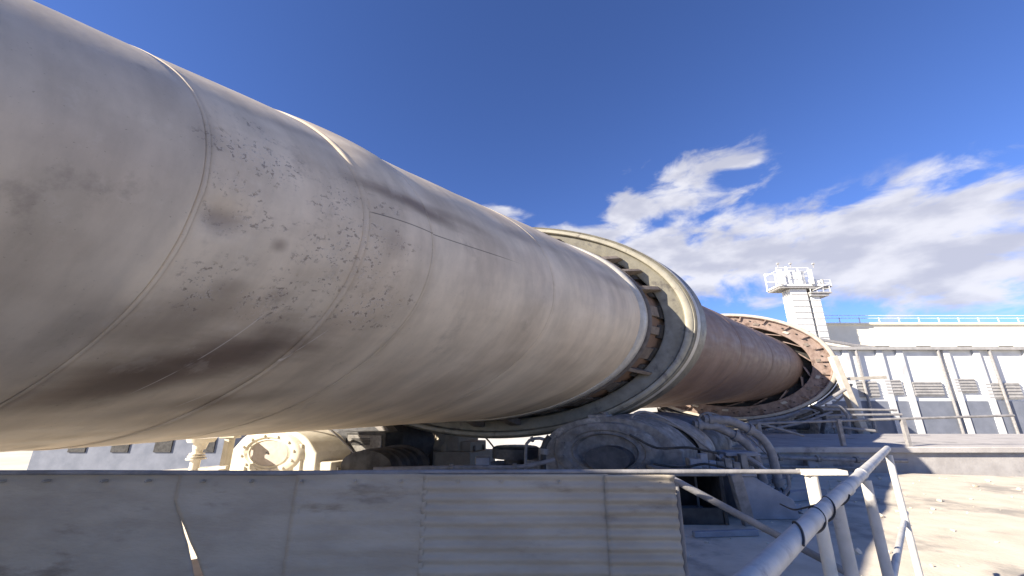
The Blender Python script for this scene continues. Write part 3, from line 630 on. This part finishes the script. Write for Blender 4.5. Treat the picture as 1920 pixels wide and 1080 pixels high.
# thick pale handrail close to the camera, parallel to the kiln
ZH = 1.24
h0 = at_z(1470, 1030, ZH); h1 = at_z(1600, 903, ZH); hd = (h1 - h0).normalized()
hr = thing('handrail', 'thick pale grey pipe handrail with wire wound round it, nearest the camera', 'railing', ((h0 + h1) / 2).xy.to_3d())
rail('rail', [h0 - hd * 1.4, h0, h0.lerp(h1, .5) + Vector((0, 0, .004)), h1, h1 + hd * 2.6], .027, 'rail_paint', hr, 20)
for px, pz in ((1577, 0), ):
    q = at_z(1571, 930, ZH); 
    b = MB(); b.tube([(q.x, q.y + .02, 0), (q.x, q.y + .02, ZH - .028)], .026, 16); b.build('post', 'rail_paint', hr)
    q = at_z(1620, 890, ZH); b = MB(); b.tube([(q.x, q.y, 0), (q.x, q.y, ZH - .028)], .026, 16); b.build('post', 'rail_paint', hr)
b = MB(); q = at_z(1640, 872, ZH); b.tube([(q.x + .9, q.y + .9, 0), (q.x + .9, q.y + .9, ZH - .028)], .026, 16); b.build('post', 'rail_paint', hr)
for u_ in (.30, .82, 1.25):
    c_ = h0.lerp(h1, u_); b = MB(); b.tube([c_ - hd * .03, c_ - hd * .024, c_ + hd * .024, c_ + hd * .03], [.027, .031, .031, .027], 16); b.build('joint_sleeve', 'rail_paint', hr)
rail('mid_rail', [h0 - hd * 1.0 + Vector((.02, 0, -.55)), h1 + hd * 2.6 + Vector((.02, 0, -.55))], .02, 'rail_paint', hr, 12)
# wire wound on the rail
side = hd.cross(Vector((0, 0, 1))).normalized(); upv = side.cross(hd)
pts = []
for i in range(90):
    u = i / 89; a = 2 * math.pi * 3.0 * u; c = h0.lerp(h1, .05 + .62 * u + .04 * math.sin(7 * u)); pts.append(c + (.030) * (math.cos(a) * side + math.sin(a) * upv))
wr = thing('wire', 'thin dark wire wound round the thick pale handrail', 'wire', h0.xy.to_3d() + Vector((0, 0, ZH)))
rail('strand', pts, .0035, 'machine_dark', wr, 6)
rail('strand', bez(pts[-1], pts[-1] + Vector((-.2, .15, -.10)), at_y(1500, 962, 2.4), at_y(1462, 945, 2.5)), .004, 'machine_dark', wr, 6)

# ================================================================== RIGHT-HAND PLATFORM, PIPES, BRACES
YP = 11.9; zpt = at_y(1500, 838, YP).z
pf = thing('concrete_platform', 'raised shaded concrete platform behind the bent pipes', 'platform', (12, YP, 0))
x0 = at_y(1370, 850, YP).x
b = MB(); b.box((x0, YP + .12, -.9), (30, 17.9, zpt - .16)); b.build('wall', 'concrete', pf)
b = MB(); b.box((x0 - .15, YP, zpt - .158), (30.2, 18.2, zpt)); b.build('slab', 'concrete', pf, bevel=.02)
pr = thing('platform_railing', 'thin grey railing with crossed braces along the concrete platform', 'railing', (12, YP + .3, zpt))
za = at_y(1500, 791, YP + .2).z
rail('top_rail', [at_y(1338, 797, YP + .2), at_y(1597, 788, YP + .2), at_y(1900, 779, YP + .2)], .035, 'pipe_dusty', pr, 8)
for (pa, pb) in (((1348, 823), (1404, 799)), ((1422, 793), (1506, 817))): rail('brace', [at_y(*pa, YP + .2), at_y(*pb, YP + .2)], .035, 'pipe_dusty', pr, 8)
for (pa, pb, w) in (((1563, 786), (1581, 834), 7), ((1420, 793), (1428, 836), 5), ((1690, 786), (1704, 834), 7), ((1350, 797), (1352, 838), 5)):
    q0 = at_y(*pb, YP + .2); q1 = at_y(*pa, YP + .2); b = MB(); b.box((q0.x - .05, YP + .15, zpt), (q0.x + .05, YP + .25, q1.z)); b.build('post', 'pipe_dusty', pr)
# bent pipes
YB = 8.5
def bent(pix, r, label, m='pipe_dusty'):
    P_ = [at_y(px, py, YB) for (px, py) in pix]; path = []
    path += [P_[0].lerp(P_[1], i / 4) for i in range(4)]
    path += bez(P_[1], P_[1].lerp(P_[2], .8), P_[3].lerp(P_[2], .8), P_[3], 12)
    path += [P_[3].lerp(P_[4], i / 4) for i in range(1, 5)]
    o = thing('bent_pipe', label, 'pipe', (P_[4].x, YB, 0), 'bent pipes beside the near roller')
    e_ = P_[4]; dd = (P_[4] - P_[3]).normalized(); k = (e_.z - .0) / max(.05, -dd.z); path.append(e_ + dd * k)
    b = MB(); b.tube(path, r, 14); b.build('pipe', m, o)
    for u in (1, 8, 19):
        if u < len(path) - 1:
            d_ = (path[u + 1] - path[u]).normalized(); b = MB(); b.tube([path[u] - d_ * .04, path[u] + d_ * .04], r * 1.35, 14); b.build('coupling', m, o)
    return o
bent(((1318, 786), (1365, 788), (1428, 812), (1446, 848), (1463, 920)), .085, 'upper bent pipe arching over the dark opening, right of the near roller')
bent(((1300, 796), (1340, 799), (1400, 824), (1416, 856), (1440, 930)), .085, 'lower bent pipe arching down, nearest the roller rim')
# low machinery clutter right of the roller
mc = thing('pipe_manifold', 'cluster of small shaded valves and pipes between the roller and the bent pipes', 'machine', at_z(1370, 945, 0))
for i in range(13):
    px = 1335 + random.random() * 75; py = 848 + random.random() * 32; q = at_y(px, py, 8.0 + random.random() * .4); q2 = q + Vector((random.choice((.25, .45, .1)), random.uniform(-.1, .1), random.choice((0, 0, -.2))))
    b = MB(); b.tube([q, q2], random.uniform(.02, .05), 8); b.build('pipe_stub', random.choice(('machine_dust', 'plate_blue', 'pipe_dusty')), mc)
for i in range(6):
    px = 1330 + i * 15; q = at_z(px, 960 - i * 3, 0); zt = at_y(px, 850 + random.random() * 20, q.y).z
    b = MB(); b.box((q.x - .06, q.y - .06, .001), (q.x + .06, q.y + .06, max(.2, zt))); b.build('support', random.choice(('machine_dust', 'machine_dark', 'plate_blue')), mc, bevel=.01)
b = MB(); q0 = at_y(1350, 846, 8.2); q1 = at_y(1408, 840, 8.2); b.box((q0.x, 8.0, q0.z - .07), (q1.x, 8.5, q0.z)); b.build('shelf', 'plate_blue', mc, bevel=.01)
# dark box added for the deep shadow in the void under the platform
cv = thing('shadow_box', 'dark open box standing in for the shadowed void behind the stair handrail', 'void', at_z(1322, 985, 0))
q0 = at_z(1262, 985, 0); q1 = at_z(1368, 985, 0); zt = at_y(1320, 893, q0.y).z
b = MB(); y0 = q0.y
b.box((q0.x, y0, .002), (q0.x + .06, y0 + .9, zt)); b.box((q1.x - .06, y0, .002), (q1.x, y0 + .9, zt)); b.box((q0.x + .062, y0 + .84, .002), (q1.x - .062, y0 + .9, zt)); b.build('casing', 'machine_dark', cv, bevel=.01)
b = MB(); b.box((q0.x - .03, y0 - .03, zt + .002), (q1.x + .03, y0 + .93, zt + .05)); b.build('lid', 'machine_dust', cv, bevel=.01)
b = MB(); b.box((q0.x + .062, y0 + .02, .002), (q1.x - .062, y0 + .06, zt * .34)); b.build('front_plate', 'machine_dark', cv, bevel=.01)
# slanted channel post and tilted chute plate
q0 = at_z(1404, 985, 0); q1 = at_y(1376, 886, q0.y - .3)
b = MB(); b.beam(q0, q1, .16, .10, (0, 1, 0)); tag(b.build('slanted_post', 'pipe_dusty', bevel=.01), 'slanted steel channel post right of the dark box', 'post')
ch = thing('chute', 'blue grey tilted steel chute behind the slanted post', 'chute', at_z(1440, 975, 0))
q0 = at_z(1410, 975, 0); q1 = at_z(1470, 965, 0)
za_ = at_y(1395, 893, q0.y).z; zb_ = at_y(1440, 905, q0.y).z
b = MB(); b.prism([(0, 0)], 0, 0) if False else None
pts = [(q0.x - .15, .0), (q0.x - .25, za_), (q0.x + .12, za_), (q1.x, zb_ * .52), (q1.x + .05, .0)]
b.add([(x, q0.y, z) for x, z in pts] + [(x, q0.y + .5, z) for x, z in pts], [(0, 1, 2, 3, 4), (9, 8, 7, 6, 5)] + [(i, (i + 1) % 5, 5 + (i + 1) % 5, 5 + i) for i in range(5)]); b.build('body', 'plate_blue', ch, bevel=.015)
b = MB(); b.box((q0.x - .3, q0.y - .04, za_ + .002), (q0.x + .16, q0.y + .54, za_ + .05)); b.build('lip', 'plate_blue', ch, bevel=.008)
# low beams lying on the deck
for i, (pa, pb, w, lab) in enumerate((((1275, 962), (1500, 958), .10, 'long low beam lying on the deck behind the stair handrail'), ((1450, 942), (1545, 934), .16, 'short thick beam lying on the deck behind the cream post'), ((1300, 1008), (1420, 1004), .07, 'thin beam lying nearest on the deck'))):
    q0 = at_z(*pa, 0); q1 = at_z(*pb, 0); b = MB(); b.beam(q0 + Vector((0, 0, w / 2 + .003)), q1 + Vector((0, 0, w / 2 + .003)), w, w); tag(b.build('steel_beam', 'plate_blue', bevel=.008), lab, 'beam', 'beams lying on the deck')
q0 = at_z(1462, 945, 0); cm = thing('cable_bundle', 'small tangle of dark cables hanging below the bent pipes', 'cable', q0)
for i in range(4):
    a_ = at_y(1440 + 12 * i, 915, 7.9); c_ = at_y(1462 + random.uniform(-8, 22), 945, 7.7); b = MB(); b.tube(bez(a_, a_ + Vector((.1, 0, -.15)), c_ + Vector((-.1, 0, .1)), Vector((c_.x + .1 * i, c_.y, .02))), .018, 6); b.build('cable', 'machine_dark', cm)

# gear pier, guard and bits below the girth ring
gp = MB(); g0 = G((24.7, 0, 0)); gp.box((g0.x - 6.5, g0.y - 3.2, GZ), (g0.x + 7.5, g0.y + 3.5, .35)); tag(gp.build('gear_pier', 'concrete'), 'concrete pier below the girth ring', 'pier')
gg = thing('gear_guard', 'dark steel guard trough round the bottom of the girth ring', 'guard', G((24.6, 0, -3.3)))
b = MB(G); b.lathe([(T2 - .25, 3.14), (T2 + .8, 3.14), (T2 + .8, 3.2), (T2 - .25, 3.2)], seg=60, a0=190, a1=345, closed=True); b.build('trough', 'machine_dark', gg)
for rr in (3.28, 3.5):
    b = MB(G); b.tube([(T2 - .3, rr * math.cos(R(a)), rr * math.sin(R(a))) for a in range(200, 341, 5)], .04, 6); b.build('hoop', 'pipe_dusty', gg)
for a in range(205, 341, 15):
    ca, sa = math.cos(R(a)), math.sin(R(a)); b = MB(G); b.beam((T2 - .3, 3.2 * ca, 3.2 * sa), (T2 - .3, 3.52 * ca, 3.52 * sa), .05, .05, (1, 0, 0)); b.build('stay', 'pipe_dusty', gg)
for sgn in (-1, 1):
    pa = G((T2 + .2, sgn * 2.2, -2.55)); b = MB(); b.box((pa.x - .15, pa.y - .15, .352), (pa.x + .15, pa.y + .15, pa.z + .1)); b.build('leg', 'machine_dark', gg)
# pinion and drive box on the camera side of the ring
pn = thing('drive_box', 'shaded drive gearbox with ribs beside the bottom of the girth ring', 'gearbox', G((24.0, 2.4, -3.75)))
pz = G((24, 2.4, -3.75)); b = MB(); b.box((pz.x - 1.0, pz.y - .8, .353), (pz.x + 1.8, pz.y + 1.0, 1.15)); b.build('casing', 'machine_dust', pn, bevel=.06)
for i in range(5):
    b = MB(); b.box((pz.x - .8 + i * .55, pz.y - .88, .40), (pz.x - .72 + i * .55, pz.y - .802, 1.1)); b.build('rib', 'machine_dust', pn)
b = MB(); b.tube([(pz.x - 2.2, pz.y, .8), (pz.x - 1.02, pz.y, .8)], .22, 18); b.build('shaft', 'roller_steel', pn)
# sunlit pale strut right of the girth ring
ls = thing('pale_strut', 'pale sunlit strut leaning down right from the rim of the girth ring', 'strut', at_y(1640, 850, 21.5).xy.to_3d())
qa = at_y(1560, 668, 21.5); qb = at_y(1600, 764, 21.5); dd = qb - qa
b = MB(); b.beam(qa, qa + dd * 1.75, .34, .34, (0, 1, 0)); b.build('strut', 'gear_pale', ls, bevel=.03)
b = MB(); b.beam(qa + dd * .45 + Vector((.3, .05, 0)), qa + dd * .45 + Vector((2.6, .3, .1)), .16, .16); b.build('tie', 'gear_pale', ls)

# ================================================================== BUCKET ELEVATOR TOWER
YT = 60.0
el = thing('bucket_elevator', 'tall white bucket elevator tower with railed platforms above the cream building', 'tower', (at_y(1510, 620, YT).x, YT, GZ))
zc = at_y(1488, 545, YT).z
xl = at_y(1478, 570, YT).x; xr = at_y(1508, 570, YT).x
sec = (at_y(1490, 560, YT).z - at_y(1490, 570.6, YT).z)
def leg(x0, x1, y0, y1, ztop_, m='white_casing'):
    z = ztop_; n = 0
    while z > GZ + .3 and n < 44:
        z0 = max(GZ, z - sec); b = MB(); b.box((x0, y0, z0 + .035), (x1, y1, z)); b.build('casing_section', m, el)
        b = MB(); b.box((x0 - .07, y0 - .07, z0 - .03), (x1 + .07, y1 + .07, z0 + .032)); b.build('flange', 'casing_joint', el)
        z = z0 - .032; n += 1
leg(xl, xr, YT - 1.0, YT + 1.0, zc)
x2l = xr + .55; x2r = x2l + 1.35
leg(x2l, x2r, YT - .9, YT + .9, at_y(1517, 556, YT).z)
# tie frame between the legs
for k in range(8):
    zz = zc - 2.2 - k * 2 * (sec + .03); b = MB(); b.box((xr + .08, YT - .1, zz), (x2l - .08, YT + .1, zz + .16)); b.build('tie', 'casing_joint', el)
zp1 = at_y(1485, 540, YT).z
pa = at_y(1448, 540, YT).x; pb = at_y(1531, 540, YT).x
b = MB(); b.box((pa, YT - 1.6, zp1 - .12), (pb, YT + 1.6, zp1 + .10)); plat = b.build('platform', 'white_casing', el)
for k in range(9):
    yy = YT - 1.5 + k * .36; b = MB(); b.box((pa + .12, yy, zp1 - .42), (pb - .12, yy + .12, zp1 - .122)); b.build('joist', 'platform_grey', plat)
b = MB(); b.box((xl - .1, YT - 1.1, zc - .002), (xr + .1, YT + 1.1, zp1 - .43)); b.build('head_frame', 'platform_grey', el)
pe = at_y(1551, 531, YT).x
b = MB(); b.box((pb + .003, YT - .8, zp1 - .02), (pe, YT + .8, zp1 + .12)); b.build('platform_arm', 'platform_grey', el)
hx0 = at_y(1464, 520, YT).x; hx1 = at_y(1500, 520, YT).x
zt = at_y(1480, 511, YT).z
b = MB(); b.box((hx0, YT - 1.1, zp1 + .102), (hx1, YT + 1.1, zt)); head = b.build('head_casing', 'white_casing', el, bevel=.25)
b = MB(); b.tube([((hx0 + hx1) / 2 - .6, YT - .2, zt), ((hx0 + hx1) / 2 - .6, YT - .2, zt + .85)], .22, 10); b.build('vent', 'white_casing', head)
zrail = at_y(1480, 508, YT).z
def platform_rail(x0, x1, y0, y1, z0, z1, nxp, post, thick=.07):
    for yy in (y0, y1):
        for zz in (z1, (z0 + z1) / 2):
            b = MB(); b.box((x0, yy - thick / 2, zz - thick / 2), (x1, yy + thick / 2, zz + thick / 2)); b.build('rail', 'white_casing', el)
        for i in range(nxp):
            x = x0 + (x1 - x0) * i / (nxp - 1); b = MB(); b.box((x - post / 2, yy - post / 2, z0), (x + post / 2, yy + post / 2, z1 - thick / 2 - .002)); b.build('railing_post', 'white_casing', el)
    for xx in (x0, x1):
        b = MB(); b.box((xx - thick / 2, y0, z1 - .5), (xx + thick / 2, y1, z1 - .5 + thick)); b.build('rail', 'white_casing', el)
platform_rail(pa + .15, pb - 1.9, YT - 1.5, YT + 1.5, zp1 + .102, zrail, 4, .12)
for px in (1449, 1504):
    x = at_y(px, 520, YT).x; b = MB(); b.box((x - .26, YT - 1.85, zp1 + .102), (x + .26, YT - 1.62, at_y(px, 512, YT).z)); b.build('hoist_post', 'white_casing', el)
platform_rail(pb - 1.6, pe - .1, YT - .75, YT + .75, zp1 + .122, zp1 + 1.15, 4, .07, .05)
for k in range(4):
    b = MB(); x = hx1 + .5 + k * .55; b.tube([(x, YT - 1.4, zp1 + .102), (x, YT - 1.4, zp1 + .7 + .25 * (k % 2))], .2, 10); b.build('motor', random.choice(('white_casing', 'platform_grey')), el)
zp2 = at_y(1525, 553, YT).z
b = MB(); b.box((xr + .2, YT - 1.5, zp2 - .1), (at_y(1546, 553, YT).x, YT + 1.5, zp2 + .1)); p2 = b.build('platform', 'platform_grey', el)
b = MB(); b.box((xr + .3, YT - 1.3, zp2 - .5), (at_y(1541, 553, YT).x, YT + 1.3, zp2 - .102)); b.build('joist', 'platform_grey', p2)
platform_rail(xr + .3, at_y(1544, 553, YT).x, YT - 1.4, YT + 1.4, zp2 + .102, zp2 + 1.15, 4, .07, .05)
b = MB(); b.beam((xr + .6, YT - 1.5, zp2 + .3), (at_y(1543, 540, YT).x, YT - 1.5, zp1 + .3), .1, .1); b.build('stair_stringer', 'white_casing', el)

# ================================================================== BUILDINGS AT THE RIGHT
YBD = 62.6
cb = thing('cream_building', 'cream rendered building with a roof railing below the white tower', 'building', (at_y(1700, 620, YBD).x, YBD, GZ))
zt = at_y(1575, 609, YBD).z; x0 = at_y(1502, 620, YBD).x; x1 = at_y(2150, 620, YBD).x
b = MB(); b.box((x0, YBD, GZ), (x1, YBD + 18, zt)); b.build('wall', 'cream_wall', cb)
b = MB(); b.box((x0 - .3, YBD - .3, zt + .003), (x1 + .3, YBD + 18.3, zt + .3)); b.build('parapet', 'cream_wall', cb)
for k in range(18):
    x = x0 + .3 + (x1 - x0 - .6) * k / 17; b = MB(); b.box((x - .05, YBD + .2, zt + .302), (x + .05, YBD + .3, zt + 1.25)); b.build('railing_post', 'white_casing', cb)
for zz in (.8, 1.25):
    b = MB(); b.box((x0, YBD + .2, zt + zz + .302), (x1, YBD + .28, zt + zz + .37)); b.build('rail', 'white_casing', cb)
for k in range(6):
    xw = at_y(1640, 650, YBD).x + k * 6.5; b = MB(); b.box((xw, YBD - .08, zt - 5.2), (xw + 2.2, YBD - .003, zt - 3.4)); w_ = b.build('window', 'machine_dark', cb)
    b = MB(); b.box((xw - .15, YBD - .2, zt - 5.4), (xw + 2.35, YBD - .003, zt - 5.202)); b.build('sill', 'white_casing', w_)
# dark sloping pipe gallery in front of it
YG = 48.0
gy = thing('pipe_gallery', 'long dark pipe gallery sloping in front of the cream building', 'gallery', (at_y(1700, 655, YG).x, YG, GZ))
for (ya, yb, r, m) in ((640, 653, .28, 'pipe_dusty'), (645, 658, .24, 'rail_cream'), (650, 664, .3, 'machine_dust')):
    b = MB(); b.tube([at_y(1525, ya - 4, YG), at_y(1597, yb - 5, YG), at_y(2100, yb + 62, YG)], r, 12); b.build('pipe', m, gy)
for px in (1530, 1660, 1800, 1950):
    q = at_y(px, 645 + (px - 1530) * .12, YG + .6); b = MB(); b.box((q.x - .2, YG + .4, GZ), (q.x + .2, YG + .8, q.z)); b.build('support', 'machine_dust', gy)
# white shed with columns below the gallery
YW = 40.0
ws = thing('white_shed', 'white shed wall with dark columns below the pipe gallery', 'building', (at_y(1700, 700, YW).x, YW, GZ))
x0 = at_y(1545, 690, YW).x; x1 = at_y(2200, 690, YW).x; zt = at_y(1590, 657, YW).z; ws_top = zt
b = MB(); b.box((x0, YW, GZ), (x1, YW + 7, zt)); b.build('wall', 'white_casing', ws)
b = MB(); b.box((x0 - .3, YW - .5, zt + .002), (x1 + .3, YW + 7.2, zt + .3)); b.build('roof', 'platform_grey', ws)
for px in (1588, 1652, 1690, 1778, 1835, 1930):
    q = at_y(px, 690, YW); b = MB(); b.box((q.x - .3, YW - .25, GZ), (q.x + .3, YW - .003, zt)); b.build('column', 'grey_wall', ws)
b = MB(); zz = at_y(1590, 752, YW).z; b.box((x0, YW - .12, GZ), (x1, YW - .004, zz)) ; b.build('dado', 'blue_shed', ws)

# ================================================================== UNSEEN TRAY over the walkway, added to shade the handrail and screen
ct = thing('shade_tray', 'unseen overhead tray added to shade the handrail and screen', 'sun shade', G((-3, 2.9, -3.6)))
for l in (2.24, 3.34):
    b = MB(G); b.box((-8, l - .03, .05), (.12, l + .03, .25)); b.build('side_rail', 'pipe_dusty', ct)
b = MB(G); b.box((-8, 2.272, .06), (.12, 3.308, .10)); b.build('tray', 'pipe_dusty', ct)
for i in range(4):
    b = MB(G); l = 2.6 + .18 * i; b.tube([(-8, l, .16), (.05, l, .16)], .05, 8); b.build('cable', 'machine_dark', ct)  # dressing on the added shade tray
for t_ in (-7.5, -3.5):
    q = G((t_, 3.34, .04)); b = MB(); b.box((q.x - .06, q.y - .06, 0), (q.x + .06, q.y + .06, q.z)); b.build('post', 'pipe_dusty', ct)

# ladder, cage and lamps on the elevator tower
xq = xl - .02; zb = GZ + .5
for k in (0, 1):
    b = MB(); b.box((xl - .42, YT - .5 + .45 * k, GZ), (xl - .34, YT - .44 + .45 * k, zc)); b.build('ladder_rail', 'platform_grey', el)
for k in range(40):
    zz = zc - .4 - k * .55
    if zz < GZ: break
    b = MB(); b.box((xl - .40, YT - .44, zz), (xl - .36, YT - .05, zz + .05)); b.build('ladder_rung', 'platform_grey', el)
for px in (1447, 1470, 1512):
    x = at_y(px, 506, YT).x; b = MB(); b.box((x - .04, YT - 1.55, zrail), (x + .04, YT - 1.47, zrail + .55)); b.box((x - .16, YT - 1.7, zrail + .552), (x + .16, YT - 1.4, zrail + .75)); b.build('lamp', 'platform_grey', el)

# dark box added behind the girth ring, standing in for the black shade there
dh = thing('dark_backing', 'low dark box added as the black shade behind the bottom of the girth ring', 'building', (13, 30, GZ))
x0 = at_y(1262, 790, 30).x; x1 = at_y(1580, 790, 30).x; zt = at_y(1400, 766, 30).z
b = MB(); b.box((x0, 30, GZ), (x1, 33, zt)); b.build('wall', 'machine_dark', dh)
b = MB(); b.box((x0 - .3, 29.7, zt + .002), (x1 + .3, 33.3, zt + .16)); b.build('roof', 'machine_dust', dh)
for k in range(4):
    xw = x0 + 1.2 + k * 3.1; b = MB(); b.box((xw, 29.92, zt - 1.5), (xw + 1.4, 29.997, zt - .5)); b.build('louvre_panel', 'machine_dust', dh)

# ================================================================== PIPES, CABLES AND SMALL FITTINGS
def run(name, label, cat, pix, Y, r, m='pipe_dusty', clamps=(), group=None, dz=None):
    P_ = [at_y(px, py, Y if not isinstance(Y, (list, tuple)) else Y[i]) for i, (px, py) in enumerate(pix)]
    path = []
    for i in range(len(P_)):       # round the corners a little
        if 0 < i < len(P_) - 1:
            a_ = P_[i].lerp(P_[i - 1], min(.3, .25 / max(.01, (P_[i] - P_[i - 1]).length))); c_ = P_[i].lerp(P_[i + 1], min(.3, .25 / max(.01, (P_[i] - P_[i + 1]).length)))
            path += [a_, a_.lerp(P_[i], .55).lerp(c_.lerp(P_[i], .55), .5), c_]
        else: path.append(P_[i])
    o = thing(name, label, cat, (P_[0].x, P_[0].y, P_[0].z), group)
    b = MB(); b.tube(path, r, 10); b.build('run', m, o)
    for u in clamps:
        k = int(u * (len(path) - 1)); k = min(k, len(path) - 2); d_ = (path[k + 1] - path[k]).normalized(); c = path[k].lerp(path[k + 1], .5)
        b = MB(); b.tube([c - d_ * r * .9, c + d_ * r * .9], r * 1.7, 10); b.build('clamp', 'machine_dust', o)
    return o
run('oil_pipe', 'thin dusty oil pipe running low behind the screen from the cabinet to the grey bearing', 'pipe', ((700, 880), (860, 876), (980, 876), (1040, 862)), 7.2, .035, clamps=(.2, .6))
run('oil_pipe', 'upright thin oil pipe bending over beside the thrust roller', 'pipe', ((985, 900), (985, 828), (1010, 820), (1060, 838)), 8.0, .03, clamps=(.5,))
run('vent_pipe', 'dark upright vent pipe left of the grey bearing', 'pipe', ((1018, 900), (1018, 835), (1030, 818)), 7.4, .05, 'machine_dark', clamps=(.3,))
run('cable', 'dark cable sagging from the grey bearing to the small manifold', 'cable', ((1180, 815), (1230, 842), (1290, 838), (1345, 850)), 6.95, .02, 'machine_dark')
run('cable', 'dark cable looping low across the front of the near roller', 'cable', ((1225, 870), (1280, 878), (1320, 868), (1380, 882)), 7.0, .018, 'machine_dark')
run('conduit', 'grey conduit climbing from the manifold and along the concrete platform front', 'conduit', ((1385, 880), (1395, 856), (1470, 858), (1597, 862), (1700, 864)), 11.6, .05, clamps=(.4, .6, .8))
run('conduit', 'second thin conduit low on the concrete platform front', 'conduit', ((1430, 874), (1520, 876), (1640, 878)), 11.7, .035, clamps=(.5,))
run('tie_rod', 'thin steel rod crossing above the platform railing', 'rod', ((1436, 806), (1500, 794), (1560, 772)), 14.0, .035)
run('tie_rod', 'long slanting steel rod rising to the right under the girth ring', 'rod', ((1402, 792), (1470, 782), (1540, 757), (1584, 730)), 17.0, .07)
run('hose', 'dark hose curving down from the girth ring guard', 'hose', ((1520, 762), (1540, 768), (1546, 785), (1540, 812)), 16.0, .07, 'machine_dark')
run('hose', 'grey hose arching at the right below the girth ring', 'hose', ((1548, 760), (1575, 762), (1590, 780), (1592, 815)), 15.5, .06)
run('cross_rail', 'upper thin cross rail below the girth ring', 'rail', ((1500, 768), (1597, 768), (1680, 769)), 16.5, .045)
run('cross_rail', 'lower thin cross rail below the girth ring', 'rail', ((1530, 780), (1600, 778), (1690, 777)), 16.2, .045)
run('cross_rail', 'lowest slanting rail above the concrete platform', 'rail', ((1560, 800), (1640, 808)), 15.0, .05)
run('hose', 'thick dark hose lying on the deck below the bent pipes', 'hose', ((1425, 935), (1470, 948), (1505, 968), (1560, 975)), 7.2, .035, 'machine_dark')
run('hose', 'pale thin hose rising from the deck tangle beside the bent pipes', 'hose', ((1455, 944), (1468, 930), (1480, 912), (1476, 890)), 7.6, .03)
for i, (px, py, w, h, Y, lab) in enumerate(((1300, 868, 22, 16, 7.1, 'small junction box in front of the near roller'), (1395, 868, 18, 22, 8.6, 'small grey switch box behind the manifold'), (1520, 868, 20, 18, 11.75, 'small box on the front of the concrete platform'), (905, 868, 26, 20, 7.3, 'small dark pump box below the thrust roller'))):
    q = at_y(px, py, Y); sw = w / 746 * Y / 2; sh = h / 746 * Y / 2
    o = thing('junction_box', lab, 'box', (q.x, Y, q.z - sh), 'small boxes among the machinery')
    b = MB(); b.box((q.x - sw, Y - .08, q.z - sh), (q.x + sw, Y + .08, q.z + sh)); b.build('body', 'machine_dust', o, bevel=.01)
    b = MB(); b.box((q.x - sw * .86, Y - .096, q.z - sh * .86), (q.x + sw * .86, Y - .082, q.z + sh * .86)); b.build('lid', 'plate_blue', o, bevel=.004)
    b = MB(); b.tube([(q.x, Y, q.z - sh), (q.x, Y, min(q.z - sh - .02, .02))], .02, 8); b.build('stem', 'pipe_dusty', o)
# rubble and spilled clinker on the deck
def pebble(r):
    bm = bmesh.new(); bmesh.ops.create_icosphere(bm, subdivisions=1, radius=r)
    for v in bm.verts: v.co *= random.uniform(.7, 1.25); v.co.z *= .7
    vs = [v.co.copy() for v in bm.verts]; fs = [tuple(v.index for v in f.verts) for f in bm.faces]; bm.free(); return vs, fs
rb = MB()
for i in range(520):
    t_ = random.uniform(-2, 12); l_ = random.uniform(1.2, 7.2); q = G((t_, l_, 0)); r_ = random.choice((.012, .018, .02, .03, .05)); vs_, fs_ = pebble(r_)
    rb.add([v + Vector((q.x, q.y, r_ * .4)) for v in vs_], fs_)
o = rb.build('rubble', 'deck_dust', loc=(0, 0, 0)); o['kind'] = 'stuff'; o['label'] = 'scattered crumbs of clinker on the deck'; o['category'] = 'rubble'
# louvres, downpipe and a door give the white shed an uneven front
for (pa, pb, ya, yb, m) in ((1606, 1640, 715, 745, 'machine_dark'), (1660, 1684, 712, 740, 'platform_grey'), (1712, 1760, 716, 742, 'machine_dark'), (1790, 1822, 710, 736, 'platform_grey'), (1850, 1905, 718, 748, 'machine_dark')):
    q0 = at_y(pa, yb, YW); q1 = at_y(pb, ya, YW); b = MB(); b.box((q0.x, YW - .2, q0.z), (q1.x, YW - .122, q1.z)); w_ = b.build('window', 'platform_grey', ws)
    n_ = 5
    for k in range(n_):
        zz = q0.z + (q1.z - q0.z) * (k + .5) / n_; b = MB(); b.box((q0.x + .05, YW - .27, zz - .03), (q1.x - .05, YW - .202, zz + .05)); b.build('louvre', 'platform_grey', w_)
for px in (1614, 1770, 1868):
    q = at_y(px, 700, YW - .3); b = MB(); b.tube([(q.x, YW - .35, GZ), (q.x, YW - .35, ws_top)], .12, 8); b.build('downpipe', 'pipe_dusty', ws)
